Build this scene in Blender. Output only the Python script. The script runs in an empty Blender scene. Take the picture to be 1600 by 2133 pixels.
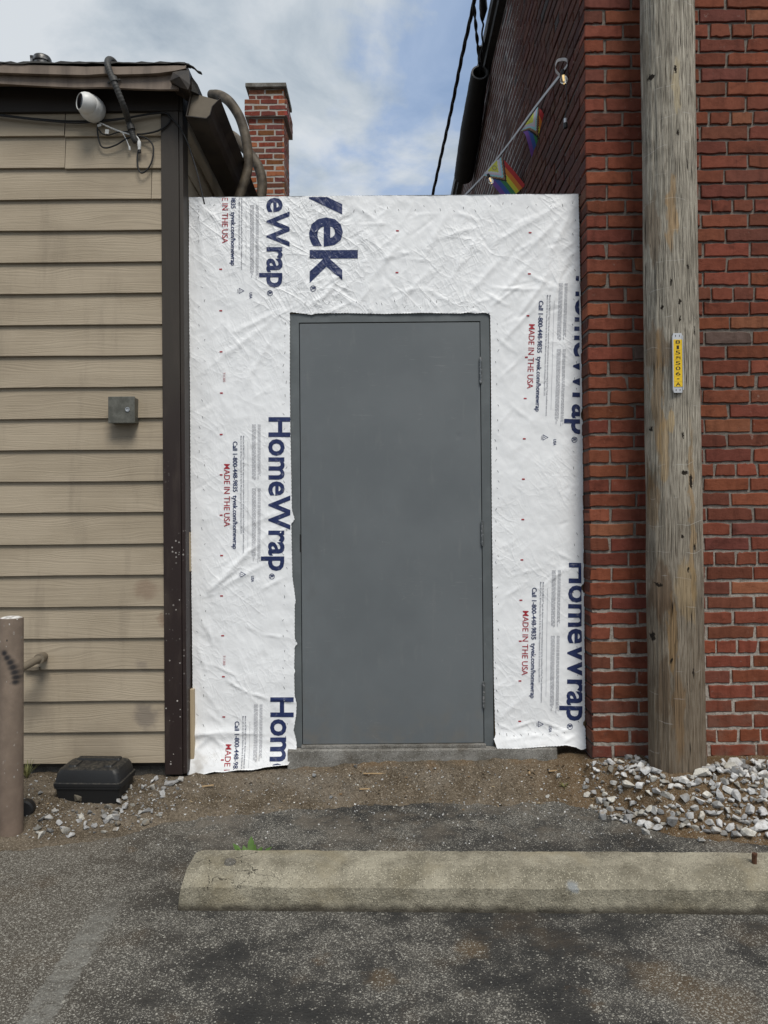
import bpy, bmesh, math, random
import numpy as np
from mathutils import Vector, Matrix
random.seed(7)
rng = np.random.default_rng(11)
SC = bpy.context.scene
COL = SC.collection

# ---------------------------------------------------------------- camera
F = 1602.0                                   # focal length in pixels of the 1600x2133 frame
CAM_H = 1.36
cam_d = bpy.data.cameras.new("camera")
cam = bpy.data.objects.new("camera", cam_d)
COL.objects.link(cam)
SC.camera = cam
cam_d.sensor_width = 36.0
cam_d.lens = 36.0 * F / 2133.0
cam_d.clip_start = 0.05
cam_d.clip_end = 2000
PITCH, ROLL = math.radians(0.48), math.radians(0.50)
R = Matrix.Rotation(math.radians(90) + PITCH, 4, 'X') @ Matrix.Rotation(-ROLL, 4, 'Z')
cam.matrix_world = Matrix.Translation((0, 0, CAM_H)) @ R
R3 = R.to_3x3()

def ray(px, py):
    return R3 @ Vector(((px - 800) / F, -(py - 1066.5) / F, -1.0))
def P(px, py, Y):
    d = ray(px, py); s = Y / d.y
    return Vector((d.x * s, Y, CAM_H + d.z * s))
def G(px, py, z=0.0):
    d = ray(px, py); s = (z - CAM_H) / d.z
    return Vector((d.x * s, d.y * s, z))

# ---------------------------------------------------------------- light
SUN_EL, SUN_AZ = math.radians(56), math.radians(160)
sun_d = bpy.data.lights.new("sun", 'SUN')
sun_d.energy = 1.5
sun_d.angle = math.radians(24)
sun_d.color = (1.0, 0.95, 0.865)
sun = bpy.data.objects.new("sun", sun_d)
COL.objects.link(sun)
sdir = Vector((math.sin(SUN_AZ) * math.cos(SUN_EL), math.cos(SUN_AZ) * math.cos(SUN_EL), math.sin(SUN_EL)))
sun.rotation_euler = sdir.to_track_quat('Z', 'Y').to_euler()
sun.location = (2, -6, 9)

W = bpy.data.worlds.new("World")
SC.world = W
W.use_nodes = True
SC.view_settings.view_transform = 'Standard'
SC.view_settings.look = 'None'
SC.view_settings.exposure = 0.92
SC.view_settings.gamma = 1.0

# ---------------------------------------------------------------- node helper
class T:
    """tiny wrapper: numbers, colours or sockets go in, sockets come out"""
    def __init__(s, tree):
        s.t = tree; s.n = tree.nodes; s.l = tree.links
    def set(s, sock, v):
        if isinstance(v, bpy.types.NodeSocket): s.l.new(v, sock)
        elif v is not None:
            if isinstance(v, (tuple, list)) and len(v) == 3 and sock.type == 'RGBA': v = (*v, 1)
            sock.default_value = v
    def node(s, typ, ins=None, out=0, **a):
        n = s.n.new(typ)
        for k, v in a.items(): setattr(n, k, v)
        for k, v in (ins or {}).items(): s.set(n.inputs[k], v)
        return n.outputs[out]
    def math(s, op, a, b=None, c=None, clamp=False):
        n = s.n.new('ShaderNodeMath'); n.operation = op; n.use_clamp = clamp
        for i, v in enumerate((a, b, c)):
            if v is not None: s.set(n.inputs[i], v)
        return n.outputs[0]
    def vmath(s, op, a, b=None, out=0):
        n = s.n.new('ShaderNodeVectorMath'); n.operation = op
        s.set(n.inputs[0], a)
        if b is not None: s.set(n.inputs[1], b)
        return n.outputs[out]
    def pos(s):
        return s.node('ShaderNodeNewGeometry')
    def map(s, v, scale=(1, 1, 1), loc=(0, 0, 0), rot=(0, 0, 0)):
        return s.node('ShaderNodeMapping', {'Vector': v, 'Scale': scale, 'Location': loc, 'Rotation': rot})
    def noise(s, v, scale=5, detail=3, rough=.55, dist=0.0, out=0):
        return s.node('ShaderNodeTexNoise', {'Vector': v, 'Scale': scale, 'Detail': detail, 'Roughness': rough, 'Distortion': dist}, out)
    def vor(s, v, scale=5, feature='F1', rand=1.0, out='Distance', metric='EUCLIDEAN'):
        return s.node('ShaderNodeTexVoronoi', {'Vector': v, 'Scale': scale, 'Randomness': rand}, out, feature=feature, distance=metric)
    def ramp(s, f, *stops, interp='LINEAR'):
        n = s.n.new('ShaderNodeValToRGB'); s.set(n.inputs[0], f)
        r = n.color_ramp; r.interpolation = interp
        while len(r.elements) < len(stops): r.elements.new(0.5)
        for e, (p, c) in zip(r.elements, stops):
            e.position = p
            e.color = (c, c, c, 1) if isinstance(c, (int, float)) else (*c, 1)
        return n.outputs[0]
    def sstep(s, v, a, b, lo=0.0, hi=1.0):
        return s.node('ShaderNodeMapRange', {'Value': v, 'From Min': a, 'From Max': b, 'To Min': lo, 'To Max': hi}, interpolation_type='SMOOTHSTEP')
    def mix(s, f, a, b, mode='MIX'):
        n = s.n.new('ShaderNodeMix'); n.data_type = 'RGBA'; n.blend_type = mode
        s.set(n.inputs[0], f); s.set(n.inputs[6], a); s.set(n.inputs[7], b)
        return n.outputs[2]
    def sep(s, v):
        n = s.n.new('ShaderNodeSeparateXYZ'); s.set(n.inputs[0], v); return n.outputs
    def comb(s, x=0.0, y=0.0, z=0.0):
        return s.node('ShaderNodeCombineXYZ', {0: x, 1: y, 2: z})
    def attr(s, name, out='Color'):
        return s.node('ShaderNodeAttribute', out=out, attribute_name=name)
    def bump(s, h, dist=.001, strength=1.0, normal=None):
        return s.node('ShaderNodeBump', {'Height': h, 'Distance': dist, 'Strength': strength, 'Normal': normal})

def lin(c):
    c = c / 255.0
    return c / 12.92 if c <= .04045 else ((c + .055) / 1.055) ** 2.4
def S(r, g, b, k=1.0):
    return (lin(r) * k, lin(g) * k, lin(b) * k)

def material(name, fn=None, col=None, rough=.7, metal=0.0, spec=.35):
    m = bpy.data.materials.new(name); m.use_nodes = True
    t = T(m.node_tree); b = m.node_tree.nodes['Principled BSDF']
    b.inputs['Roughness'].default_value = rough
    b.inputs['Metallic'].default_value = metal
    b.inputs['Specular IOR Level'].default_value = spec
    if col is not None: b.inputs['Base Color'].default_value = (*col, 1)
    if fn:
        r = fn(t, t.node('ShaderNodeNewGeometry')) or {}
        for k, v in r.items(): t.set(b.inputs[k], v)
    return m

# ---------------------------------------------------------------- world: sky with broken cloud
def build_world():
    t = T(W.node_tree)
    bg = W.node_tree.nodes['Background']
    sky = t.node('ShaderNodeTexSky', sky_type='NISHITA', sun_disc=False, sun_elevation=SUN_EL,
                 sun_rotation=SUN_AZ, air_density=1.1, dust_density=1.5, ozone_density=1.2)
    v = t.node('ShaderNodeTexCoord', out='Generated')
    x, y, z = t.sep(v)
    zz = t.math('MAXIMUM', t.math('ADD', z, .16), .05)
    p = t.comb(t.math('DIVIDE', x, zz), t.math('DIVIDE', y, zz), 0.0)
    p = t.map(p, scale=(1.0, 1.0, 1), loc=(3.05, .62, 0))
    n1 = t.noise(p, 1.25, 8, .55, .35)
    n2 = t.noise(t.map(p, loc=(5, 3, 1)), 2.6, 7, .56, .5)
    cover = t.sstep(t.math('ADD', t.math('MULTIPLY', n1, .65), t.math('MULTIPLY', n2, .35)), .37, .50)
    cover = t.math('MAXIMUM', cover, .42)
    n3 = t.noise(t.map(p, loc=(1.7, 8.2, 4)), 2.3, 8, .58, .55)
    cloud = t.ramp(n3, (.34, (2.1, 2.6, 3.2)), (.49, (3.5, 3.95, 4.4)), (.62, (4.75, 5.05, 5.35)))
    blue = t.mix(.55, sky, (1.9, 3.1, 5.6))
    c = t.mix(cover, blue, cloud)
    t.set(bg.inputs['Color'], c)
    bg.inputs['Strength'].default_value = 0.075
build_world()

# ---------------------------------------------------------------- mesh helpers
class MB:
    def __init__(s):
        s.v = []; s.f = []; s.m = []; s.c = []
    def add(s, verts, faces, mat=0, col=None):
        o = len(s.v)
        s.v.extend([tuple(p) for p in verts])
        for f in faces:
            s.f.append(tuple(i + o for i in f)); s.m.append(mat); s.c.append(col)
    def box(s, x0, x1, y0, y1, z0, z1, mat=0, col=None):
        v = [(x0, y0, z0), (x1, y0, z0), (x1, y1, z0), (x0, y1, z0), (x0, y0, z1), (x1, y0, z1), (x1, y1, z1), (x0, y1, z1)]
        s.add(v, [(0, 3, 2, 1), (4, 5, 6, 7), (0, 1, 5, 4), (1, 2, 6, 5), (2, 3, 7, 6), (3, 0, 4, 7)], mat, col)
    def prism(s, prof, p0, p1, au, av, mat=0, cap=True, closed=True, col=None):
        """profile (u,v) swept from p0 to p1"""
        p0, p1, au, av = Vector(p0), Vector(p1), Vector(au), Vector(av); n = len(prof)
        v = [p + au * a + av * b for p in (p0, p1) for a, b in prof]
        f = [(i, (i + 1) % n, n + (i + 1) % n, n + i) for i in range(n if closed else n - 1)]
        if cap and closed: f += [tuple(range(n - 1, -1, -1)), tuple(range(n, 2 * n))]
        s.add(v, f, mat, col)
    def tube(s, path, r, seg=10, mat=0, cap=True, col=None):
        path = [Vector(p) for p in path]; n = len(path)
        rr = r if isinstance(r, (list, tuple)) else [r] * n
        up = None; vs = []
        for i, p in enumerate(path):
            d = (path[min(i + 1, n - 1)] - path[max(i - 1, 0)]).normalized()
            if up is None:
                up = d.orthogonal().normalized()
            up = (up - d * up.dot(d)).normalized(); w = d.cross(up)
            for k in range(seg):
                a = 2 * math.pi * k / seg
                vs.append(p + (up * math.cos(a) + w * math.sin(a)) * rr[i])
        f = []
        for i in range(n - 1):
            for k in range(seg):
                f.append((i * seg + k, i * seg + (k + 1) % seg, (i + 1) * seg + (k + 1) % seg, (i + 1) * seg + k))
        if cap: f += [tuple(range(seg - 1, -1, -1)), tuple(range((n - 1) * seg, n * seg))]
        s.add(vs, f, mat, col)
    def lathe(s, prof, base, axis, seg=28, mat=0, col=None):
        """profile of (radius, height) along axis"""
        base, axis = Vector(base), Vector(axis).normalized()
        u = axis.orthogonal().normalized(); w = axis.cross(u); vs = []
        for r, h in prof:
            for k in range(seg):
                a = 2 * math.pi * k / seg
                vs.append(base + axis * h + (u * math.cos(a) + w * math.sin(a)) * max(r, 1e-5))
        f = [(i * seg + k, i * seg + (k + 1) % seg, (i + 1) * seg + (k + 1) % seg, (i + 1) * seg + k)
             for i in range(len(prof) - 1) for k in range(seg)]
        s.add(vs, f, mat, col)
    def build(s, name, mats, parent=None, smooth=False, bevel=0.0, attr=None):
        me = bpy.data.meshes.new(name)
        me.from_pydata(s.v, [], s.f); me.update()
        for m in (mats if isinstance(mats, (list, tuple)) else [mats]): me.materials.append(m)
        me.polygons.foreach_set('material_index', s.m)
        if attr:
            a = me.attributes.new(attr, 'FLOAT_COLOR', 'FACE')
            a.data.foreach_set('color', np.array([(*(c or (.5, .5, .5)), 1) for c in s.c], dtype=np.float32).ravel())
        if bevel > 0:
            bm = bmesh.new(); bm.from_mesh(me)
            bmesh.ops.remove_doubles(bm, verts=bm.verts, dist=1e-5)
            ed = [e for e in bm.edges if len(e.link_faces) == 2 and e.calc_face_angle(0) > .5]
            bmesh.ops.bevel(bm, geom=ed, offset=bevel, segments=2, profile=.5, affect='EDGES', clamp_overlap=True)
            bm.to_mesh(me); bm.free()
        if smooth:
            me.polygons.foreach_set('use_smooth', [True] * len(me.polygons))
            if smooth != 'all': me.set_sharp_from_angle(angle=math.radians(38))
        o = bpy.data.objects.new(name, me)
        COL.objects.link(o)
        if parent: o.parent = parent; o.matrix_parent_inverse = Matrix.Translation(parent.location).inverted()
        return o

def tag(o, label, cat, group=None, kind=None):
    o['label'] = label; o['category'] = cat
    if group: o['group'] = group
    if kind: o['kind'] = kind
    return o
def structure(o):
    o['kind'] = 'structure'; return o
def thing(name, label, cat, loc=(0, 0, 0), group=None):
    o = bpy.data.objects.new(name, None); o.empty_display_size = .1
    COL.objects.link(o); o.location = loc
    return tag(o, label, cat, group)
def bez(pts, n=10):
    """Catmull-Rom through points"""
    p = [Vector(q) for q in pts]; p = [p[0] * 2 - p[1]] + p + [p[-1] * 2 - p[-2]]; out = []
    for i in range(1, len(p) - 2):
        for k in range(n):
            t = k / n; a, b, c, d = p[i - 1:i + 3]
            out.append(.5 * ((2 * b) + (c - a) * t + (2 * a - 5 * b + 4 * c - d) * t * t + (3 * b - a - 3 * c + d) * t ** 3))
    return out + [p[-2]]

# numpy gradient noise
_perm = np.random.default_rng(3).permutation(512)
_ga = np.random.default_rng(4).uniform(0, 2 * math.pi, 512)
def pn(x, y, seed=0):
    x = np.asarray(x, float); y = np.asarray(y, float)
    xi = np.floor(x).astype(int); yi = np.floor(y).astype(int); xf = x - xi; yf = y - yi
    def g(ix, iy, dx, dy):
        h = _ga[_perm[(ix + _perm[(iy + seed * 57) % 512]) % 512]]
        return np.cos(h) * dx + np.sin(h) * dy
    u = xf ** 3 * (xf * (xf * 6 - 15) + 10); v = yf ** 3 * (yf * (yf * 6 - 15) + 10)
    a = g(xi, yi, xf, yf); b = g(xi + 1, yi, xf - 1, yf); c = g(xi, yi + 1, xf, yf - 1); d = g(xi + 1, yi + 1, xf - 1, yf - 1)
    return (a + (b - a) * u) + ((c + (d - c) * u) - (a + (b - a) * u)) * v
def fbm(x, y, o=4, seed=0):
    s = 0; a = 1.0; k = 1.0
    for i in range(o):
        s = s + a * pn(np.asarray(x) * k, np.asarray(y) * k, seed + i); a *= .5; k *= 2.03
    return s
def ss(t):
    t = np.clip(t, 0, 1); return t * t * (3 - 2 * t)

# depths (metres from the camera) of the main fronts
Y_WRAP, Y_BRICK, Y_SIDE, Y_POLE = 3.93, 3.80, 3.85, 3.62

# ================================================================ MATERIALS
def m_wrap(base):
    def fn(t, pos):
        p = t.map(pos, rot=(0, .55, 0))
        d = t.noise(p, 5, 4, .5, out=1)
        q = t.vmath('ADD', p, t.vmath('MULTIPLY', d, (.10, .10, .10)))
        v_m = t.noise(pos, 1.7, 2)
        mask = t.sstep(t.noise(pos, 2.4, 3), .36, .62, .16, 1.0)
        mask = t.math('MULTIPLY', mask, t.sstep(t.math('ADD', t.sep(pos)[2], t.math('MULTIPLY', v_m, .5)), 2.35, 2.75, .45, 1.0))
        def crease(v, sc, seed, w):
            n = t.noise(t.map(v, scale=(1.0, 1, 2.3), loc=(seed, 0, seed)), sc, 2, .5, .6)
            return t.math('SUBTRACT', 1.0, t.math('POWER', t.math('MINIMUM', t.math('MULTIPLY', t.math('ABSOLUTE', t.math('SUBTRACT', n, .5)), w), 1.0), .55))
        pr = t.map(pos, rot=(0, -.75, 0)); pl = t.map(pos, rot=(0, -1.15, 0)); pq = t.map(pos, rot=(0, .6, 0))
        h = t.math('ADD', t.math('MULTIPLY', crease(pr, 4.2, 1.0, 9.5), .80), t.math('MULTIPLY', crease(pl, 9.0, 4.0, 10.0), .48))
        h = t.math('ADD', h, t.math('MULTIPLY', crease(pq, 12.0, 7.0, 11.0), .32))
        v2 = t.vor(t.map(q, scale=(1.3, 1, .9), loc=(3, 1, 2)), 26)
        h = t.math('ADD', h, t.math('MULTIPLY', v2, .12))
        h = t.math('MULTIPLY', h, mask)
        h = t.math('ADD', h, t.math('MULTIPLY', t.noise(p, 70, 4, .65), .10))
        c = base
        if base[0] > .5:
            c = t.mix(t.sstep(t.noise(pos, 3.1, 5), .35, .7, 0, .5), base, tuple(b * .92 for b in base))
            # black specks of splashed dirt along the foot of the sheet
            z = t.sep(pos)[2]
            sp = t.math('MULTIPLY', t.sstep(t.vor(pos, 150), .20, .12), t.sstep(t.noise(pos, 9, 3), .56, .66))
            sp = t.math('MULTIPLY', sp, t.sstep(z, .34, .16))
            c = t.mix(sp, c, (.05, .045, .04))
            c = t.mix(t.math('MULTIPLY', t.sstep(z, .28, .10), t.sstep(t.noise(pos, 14, 5), .46, .7, 0, .55)), c, (.36, .32, .27))
        else:
            c = t.mix(t.sstep(t.noise(pos, 40, 4), .55, .75, 0, .22), base, (.6, .6, .62))
        return {'Base Color': c, 'Normal': t.bump(h, .011, .38)}
    return fn
M_WRAP = material('house_wrap_white', m_wrap((.85, .862, .88)), rough=.5, spec=.3)
M_NAVY = material('print_navy', m_wrap((.020, .032, .105)), rough=.42)
M_RED = material('print_red', m_wrap((.36, .022, .035)), rough=.45)
M_GREY = material('print_grey', m_wrap((.20, .21, .25)), rough=.5)
M_STAPLE = material('staple_steel', col=(.10, .10, .11), rough=.5, metal=.4)

def fn_door(t, pos):
    n = t.noise(pos, 2.2, 5, .6); f = t.noise(t.map(pos, scale=(1, 1, .2)), 30, 4)
    z = t.sep(pos)[2]
    c = t.mix(t.sstep(n, .35, .7), S(99, 104, 107, .98), S(103, 108, 111, 1.02))
    c = t.mix(t.math('MULTIPLY', t.sstep(f, .58, .8), .20), c, (.24, .24, .23))
    c = t.mix(t.math('MULTIPLY', t.sstep(z, .55, .12), t.sstep(t.noise(pos, 11, 6, .65), .42, .72, 0, .5)), c, (.17, .15, .125))
    sc = t.math('MULTIPLY', t.sstep(t.vor(t.map(pos, scale=(3, 1, 40), rot=(0, .5, 0)), 3, 'DISTANCE_TO_EDGE'), .012, .004), t.sstep(t.noise(pos, 5, 2), .60, .68, 0, .35))
    c = t.mix(sc, c, (.30, .30, .29))
    e = t.sstep(t.sep(pos)[0], -.22, -.40)
    c = t.mix(t.math('MULTIPLY', e, t.sstep(t.noise(t.map(pos, scale=(2, 1, 1)), 7, 6, .65), .50, .72, 0, .28)), c, (.10, .10, .098))
    sk = t.math('MULTIPLY', t.sstep(t.noise(t.map(pos, scale=(1, 1, 14), rot=(0, .3, 0)), 9, 3), .66, .70), t.sstep(t.noise(pos, 3, 2), .54, .62, 0, .35))
    c = t.mix(sk, c, (.24, .245, .245))
    dn = P(955, 908, Y_WRAP)
    d2 = t.vmath('DISTANCE', pos, tuple(dn), out=1)
    h0 = t.sstep(d2, .028, .004, 0, -.6)
    h = t.math('ADD', t.math('ADD', h0, t.math('MULTIPLY', t.noise(pos, 1.6, 2), .6)), t.math('MULTIPLY', t.noise(pos, 260, 2), .012))
    return {'Base Color': c, 'Normal': t.bump(h, .004, .4), 'Roughness': t.sstep(n, .3, .7, .40, .56)}
M_DOOR = material('grey_door_paint', fn_door, rough=.45, spec=.4)
def fn_frame(t, pos):
    n = t.noise(pos, 6, 5, .6)
    c = t.mix(t.sstep(n, .4, .75), S(92, 97, 99, .95), S(103, 108, 110, 1.0))
    c = t.mix(t.sstep(t.noise(t.map(pos, scale=(1, 1, .25)), 46, 3), .66, .74, 0, .5), c, (.28, .28, .28))
    return {'Base Color': c, 'Normal': t.bump(t.noise(pos, 160, 3), .0006, .6)}
M_FRAME = material('grey_frame_paint', fn_frame, rough=.5, spec=.4)
M_GAP = material('door_gap_dark', col=(.012, .012, .012), rough=.9)  # near-black colour stands for the shade in the door gap and strike notch
M_HINGE = material('worn_steel_hinge', lambda t, p: {'Base Color': t.mix(t.sstep(t.noise(p, 90, 3), .5, .66), (.16, .17, .175), (.42, .42, .42))}, rough=.4, metal=.6)

def fn_siding(t, pos):
    r = t.attr('rnd')
    x, y, z = t.sep(pos); rx = t.sep(r)[0]
    q = t.comb(t.math('ADD', x, t.math('MULTIPLY', rx, 37.0)), y, t.math('ADD', z, t.math('MULTIPLY', rx, 11.0)))
    warp = t.noise(t.map(q, scale=(1.6, 1, 7)), 1.0, 2, .5)
    zz = t.math('ADD', z, t.math('MULTIPLY', warp, .115))
    w = t.node('ShaderNodeTexNoise', {'Vector': t.comb(t.math('MULTIPLY', t.sep(q)[0], 1.3), 0.0, t.math('MULTIPLY', zz, 155.0)), 'Scale': 1.0, 'Detail': 3.0, 'Roughness': .55})
    fine = t.noise(t.map(q, scale=(9, 1, 420)), 1, 2, .5)
    h = t.math('ADD', t.sstep(w, .36, .62), t.math('MULTIPLY', fine, .35))
    big = t.noise(t.map(q, scale=(1.2, 1, 3)), 1.6, 4)
    c = t.mix(t.sstep(big, .34, .68), S(148, 136, 118, 1.08), S(157, 145, 127, 1.12))
    c = t.mix(t.sstep(w, .42, .30, 0, .22), c, S(100, 90, 78, .9))
    # streaky grime, a few stains and darker patches, one under the junction box
    g = t.math('MULTIPLY', t.sstep(t.noise(t.map(pos, scale=(7, 1, 1.1)), 1.4, 5, .6), .54, .76), .30)
    c = t.mix(g, c, S(112, 102, 90, .9))
    for (px, py, rad, col, k) in ((305, 1228, .085, S(128, 108, 92, 1.0), .6), (345, 1290, .05, S(122, 100, 84, 1.0), .6),
                                  (308, 1490, .085, S(92, 86, 84, 1.0), .55), (80, 1400, .07, S(96, 90, 82, 1.0), .4),
                                  (300, 1385, .05, S(112, 104, 98, 1.0), .4), (70, 1470, .12, S(110, 101, 90, 1.0), .35),
                                  (300, 335, .04, S(92, 86, 80, 1.0), .5), (255, 905, .09, S(108, 100, 88, 1.0), .35),
                                  (200, 1560, .2, S(112, 102, 88, 1.0), .35)):
        cc = P(px, py, Y_SIDE)
        d = t.vmath('DISTANCE', t.vmath('ADD', pos, t.vmath('MULTIPLY', t.vmath('SUBTRACT', t.noise(pos, 14, 4, out=1), (.5, .5, .5)), (.14, 0, .10))), tuple(cc), out=1)
        c = t.mix(t.sstep(d, rad, rad * .35, 0, k), c, col)
    return {'Base Color': c, 'Normal': t.bump(h, .0013, .55)}
M_SIDING = material('taupe_fibre_cement', fn_siding, rough=.75, spec=.2)

def fn_trim(t, pos):
    z = t.sep(pos)[2]
    n = t.noise(t.map(pos, scale=(1, 1, .4)), 4, 4)
    f = t.sstep(t.math('ADD', z, t.math('MULTIPLY', n, .8)), 1.9, 2.6)
    c = t.mix(f, S(44, 33, 31, .9), S(62, 56, 50, .85))
    c = t.mix(t.sstep(t.noise(t.map(pos, scale=(2, 2, .4)), 9, 5), .5, .8, 0, .4), c, S(84, 74, 66, .9))
    v = t.vor(pos, 58, out='Distance'); vc = t.sep(t.vor(pos, 58, out='Color'))[0]
    sp = t.math('MULTIPLY', t.math('LESS_THAN', v, t.math('MULTIPLY', vc, .30)), t.math('GREATER_THAN', vc, .62))
    sp = t.math('MULTIPLY', sp, t.sstep(t.noise(pos, 6, 3), .46, .60))
    sp = t.math('MULTIPLY', sp, t.sstep(z, 1.75, .9))
    c = t.mix(sp, c, (.46, .43, .40))
    return {'Base Color': c, 'Normal': t.bump(t.noise(t.map(pos, scale=(1, 1, .15)), 60, 4), .0012, .6)}
M_TRIM = material('dark_brown_trim', fn_trim, rough=.55, spec=.35)
def fn_fascia(t, pos):
    n = t.noise(t.map(pos, scale=(3, 3, .5)), 3.5, 5, .6)
    c = t.mix(t.sstep(n, .36, .66), S(92, 80, 70, 1.1), S(118, 104, 92, 1.1))
    dr = t.sstep(t.noise(t.map(pos, scale=(16, 2, .7)), 2, 4), .62, .74, 0, .55)
    c = t.mix(dr, c, S(58, 50, 45, .8))
    wh = t.sstep(t.noise(t.map(pos, scale=(24, 2, .5), loc=(4, 0, 0)), 1.4, 3), .70, .74, 0, .6)
    c = t.mix(wh, c, (.36, .34, .31))
    return {'Base Color': c, 'Normal': t.bump(t.noise(t.map(pos, scale=(.4, 1, 1)), 12, 4), .006, .5)}
M_FASCIA = material('weathered_brown_metal', fn_fascia, rough=.5, spec=.4)
M_TAR = material('black_roof_membrane', lambda t, p: {'Base Color': t.mix(t.noise(p, 18, 5), (.010, .010, .010), (.05, .047, .043)), 'Normal': t.bump(t.noise(p, 40, 5), .006, .8)}, rough=.75)
M_FRIEZE = material('dark_frieze_paint', lambda t, p: {'Base Color': t.mix(t.noise(t.map(p, scale=(1, 1, 6)), 4, 4), S(40, 35, 31, .8), S(58, 52, 47, .8)), 'Normal': t.bump(t.noise(t.map(p, scale=(1, 1, 30)), 3, 4), .001, .6)}, rough=.6)
M_GUTTER = material('brown_gutter_metal', lambda t, p: {'Base Color': t.mix(t.sstep(t.noise(p, 9, 5), .4, .68), S(62, 53, 45, .9), S(38, 32, 28, .8))}, rough=.45, spec=.45)
def fn_conc(dark, light, brown=None, gsc=210, gk=.5):
    def fn(t, pos):
        n = t.noise(pos, 7, 6, .65); f = t.noise(pos, 190, 3, .6)
        c = t.mix(t.sstep(n, .32, .68), dark, light)
        v = t.vor(pos, gsc); vc = t.sep(t.vor(pos, gsc, out='Color'))
        c = t.mix(t.math('MULTIPLY', t.math('GREATER_THAN', vc[0], .74), t.sstep(v, .6, .3, 0, gk)), c, tuple(min(1, x * 1.7) for x in light))
        c = t.mix(t.math('MULTIPLY', t.math('LESS_THAN', vc[1], .22), t.sstep(v, .55, .3, 0, .7)), c, tuple(x * .30 for x in dark))
        c = t.mix(t.sstep(t.noise(pos, 40, 5, .7), .58, .72, 0, .5), c, tuple(x * .6 for x in dark))
        if brown: c = t.mix(t.sstep(t.noise(t.map(pos, loc=(9, 2, 4)), 4.4, 5), .50, .70, 0, .7), c, brown)
        h = t.math('ADD', t.math('MULTIPLY', t.noise(pos, 30, 5, .7), 1.0), t.math('MULTIPLY', f, .35))
        return {'Base Color': c, 'Normal': t.bump(h, .006, .8)}
    return fn
M_FOOT = material('rough_footing_concrete', fn_conc((.11, .102, .088), (.24, .232, .215), (.085, .068, .05)), rough=.9, spec=.2)
M_FOUND = material('dark_foundation', fn_conc((.05, .047, .042), (.10, .095, .088)), rough=.9, spec=.2)
M_OSB = material('strand_board', lambda t, p: {'Base Color': t.mix(t.vor(t.map(p, scale=(1, 1, .45), rot=(0, .5, 0)), 70, out='Color'), (.20, .14, .075), (.34, .25, .14), 'MIX')}, rough=.8)
M_LUMBER = material('raw_pine_lumber', lambda t, p: {'Base Color': t.mix(t.noise(t.map(p, scale=(1, 1, .06)), 90, 3), (.36, .28, .18), (.50, .41, .28))}, rough=.7)

def fn_brick(t, pos):
    c = t.attr('col')
    n = t.noise(pos, 26, 5, .6)
    c = t.mix(t.sstep(n, .38, .68, 0, .6), c, t.mix(1.0, c, (.66, .60, .56), 'MULTIPLY'))
    c = t.mix(t.sstep(t.noise(t.map(pos, scale=(1, 1, 1.6)), 8.5, 4), .58, .72, 0, .55), c, t.mix(1.0, c, (.42, .40, .38), 'MULTIPLY'))
    c = t.mix(t.sstep(t.noise(pos, 75, 4, .7), .62, .74, 0, .35), c, (.26, .15, .10))
    z = t.sep(pos)[2]
    c = t.mix(t.math('MULTIPLY', t.sstep(z, .62, .18), t.sstep(t.noise(pos, 9, 5, .65), .40, .68, 0, .5)), c, (.16, .115, .09))
    # soot and lime haze over the field
    c = t.mix(t.sstep(t.noise(t.map(pos, scale=(1, 1, .55)), 1.7, 5), .54, .76, 0, .25), c, (.06, .036, .030))
    h = t.math('ADD', t.noise(pos, 70, 5, .7), t.math('MULTIPLY', t.noise(pos, 260, 2), .3))
    h = t.math('ADD', h, t.math('MULTIPLY', t.sstep(t.vor(pos, 95), .22, .05), t.sstep(t.noise(pos, 13, 2), .55, .62, 0, -1.2)))
    lime = t.math('MULTIPLY', t.sstep(t.noise(t.map(pos, loc=(3, 0, 9)), 30, 5, .7), .60, .72), t.sstep(t.noise(pos, 3.3, 3), .44, .62, 0, .6))
    c = t.mix(lime, c, (.36, .29, .25))
    st = t.sstep(t.noise(t.map(pos, scale=(1, 1, .10)), 24, 4, .6), .52, .72, 0, .45)
    c = t.mix(st, c, t.mix(1.0, c, (.45, .42, .40), 'MULTIPLY'))
    return {'Base Color': c, 'Normal': t.bump(h, .0036, .9)}
M_BRICK = material('red_brick', fn_brick, rough=.85, spec=.2)
def fn_mortar(t, pos):
    z = t.sep(pos)[2]
    n = t.noise(pos, 55, 5, .7); b = t.noise(pos, 3, 4)
    c = t.mix(t.sstep(n, .34, .66), (.25, .22, .19), (.52, .475, .42))
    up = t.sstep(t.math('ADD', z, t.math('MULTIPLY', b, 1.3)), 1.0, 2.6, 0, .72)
    c = t.mix(up, c, (.13, .11, .095))  # joint shadow painted in: mortar darkens towards the upper courses
    c = t.mix(t.sstep(n, .56, .72, 0, .6), c, (.06, .05, .045))
    return {'Base Color': c, 'Normal': t.bump(t.noise(pos, 140, 4, .7), .006, 1.0)}
M_MORTAR = material('lime_mortar', fn_mortar, rough=.95, spec=.1)
def fn_mortar_side(t, pos):
    n = t.noise(pos, 40, 5, .7)
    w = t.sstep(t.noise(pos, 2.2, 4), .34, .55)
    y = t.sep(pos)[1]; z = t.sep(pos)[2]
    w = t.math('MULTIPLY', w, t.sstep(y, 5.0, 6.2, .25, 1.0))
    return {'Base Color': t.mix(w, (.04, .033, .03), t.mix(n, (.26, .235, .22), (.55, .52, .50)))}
M_MORTAR_PALE = material('pale_chimney_mortar', lambda t, p: {'Base Color': t.mix(t.noise(p, 30, 5), (.24, .215, .19), (.46, .43, .39))}, rough=.95, spec=.1)
M_MORTAR_SIDE = material('patchy_side_mortar', fn_mortar_side, rough=.95, spec=.1)

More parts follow.
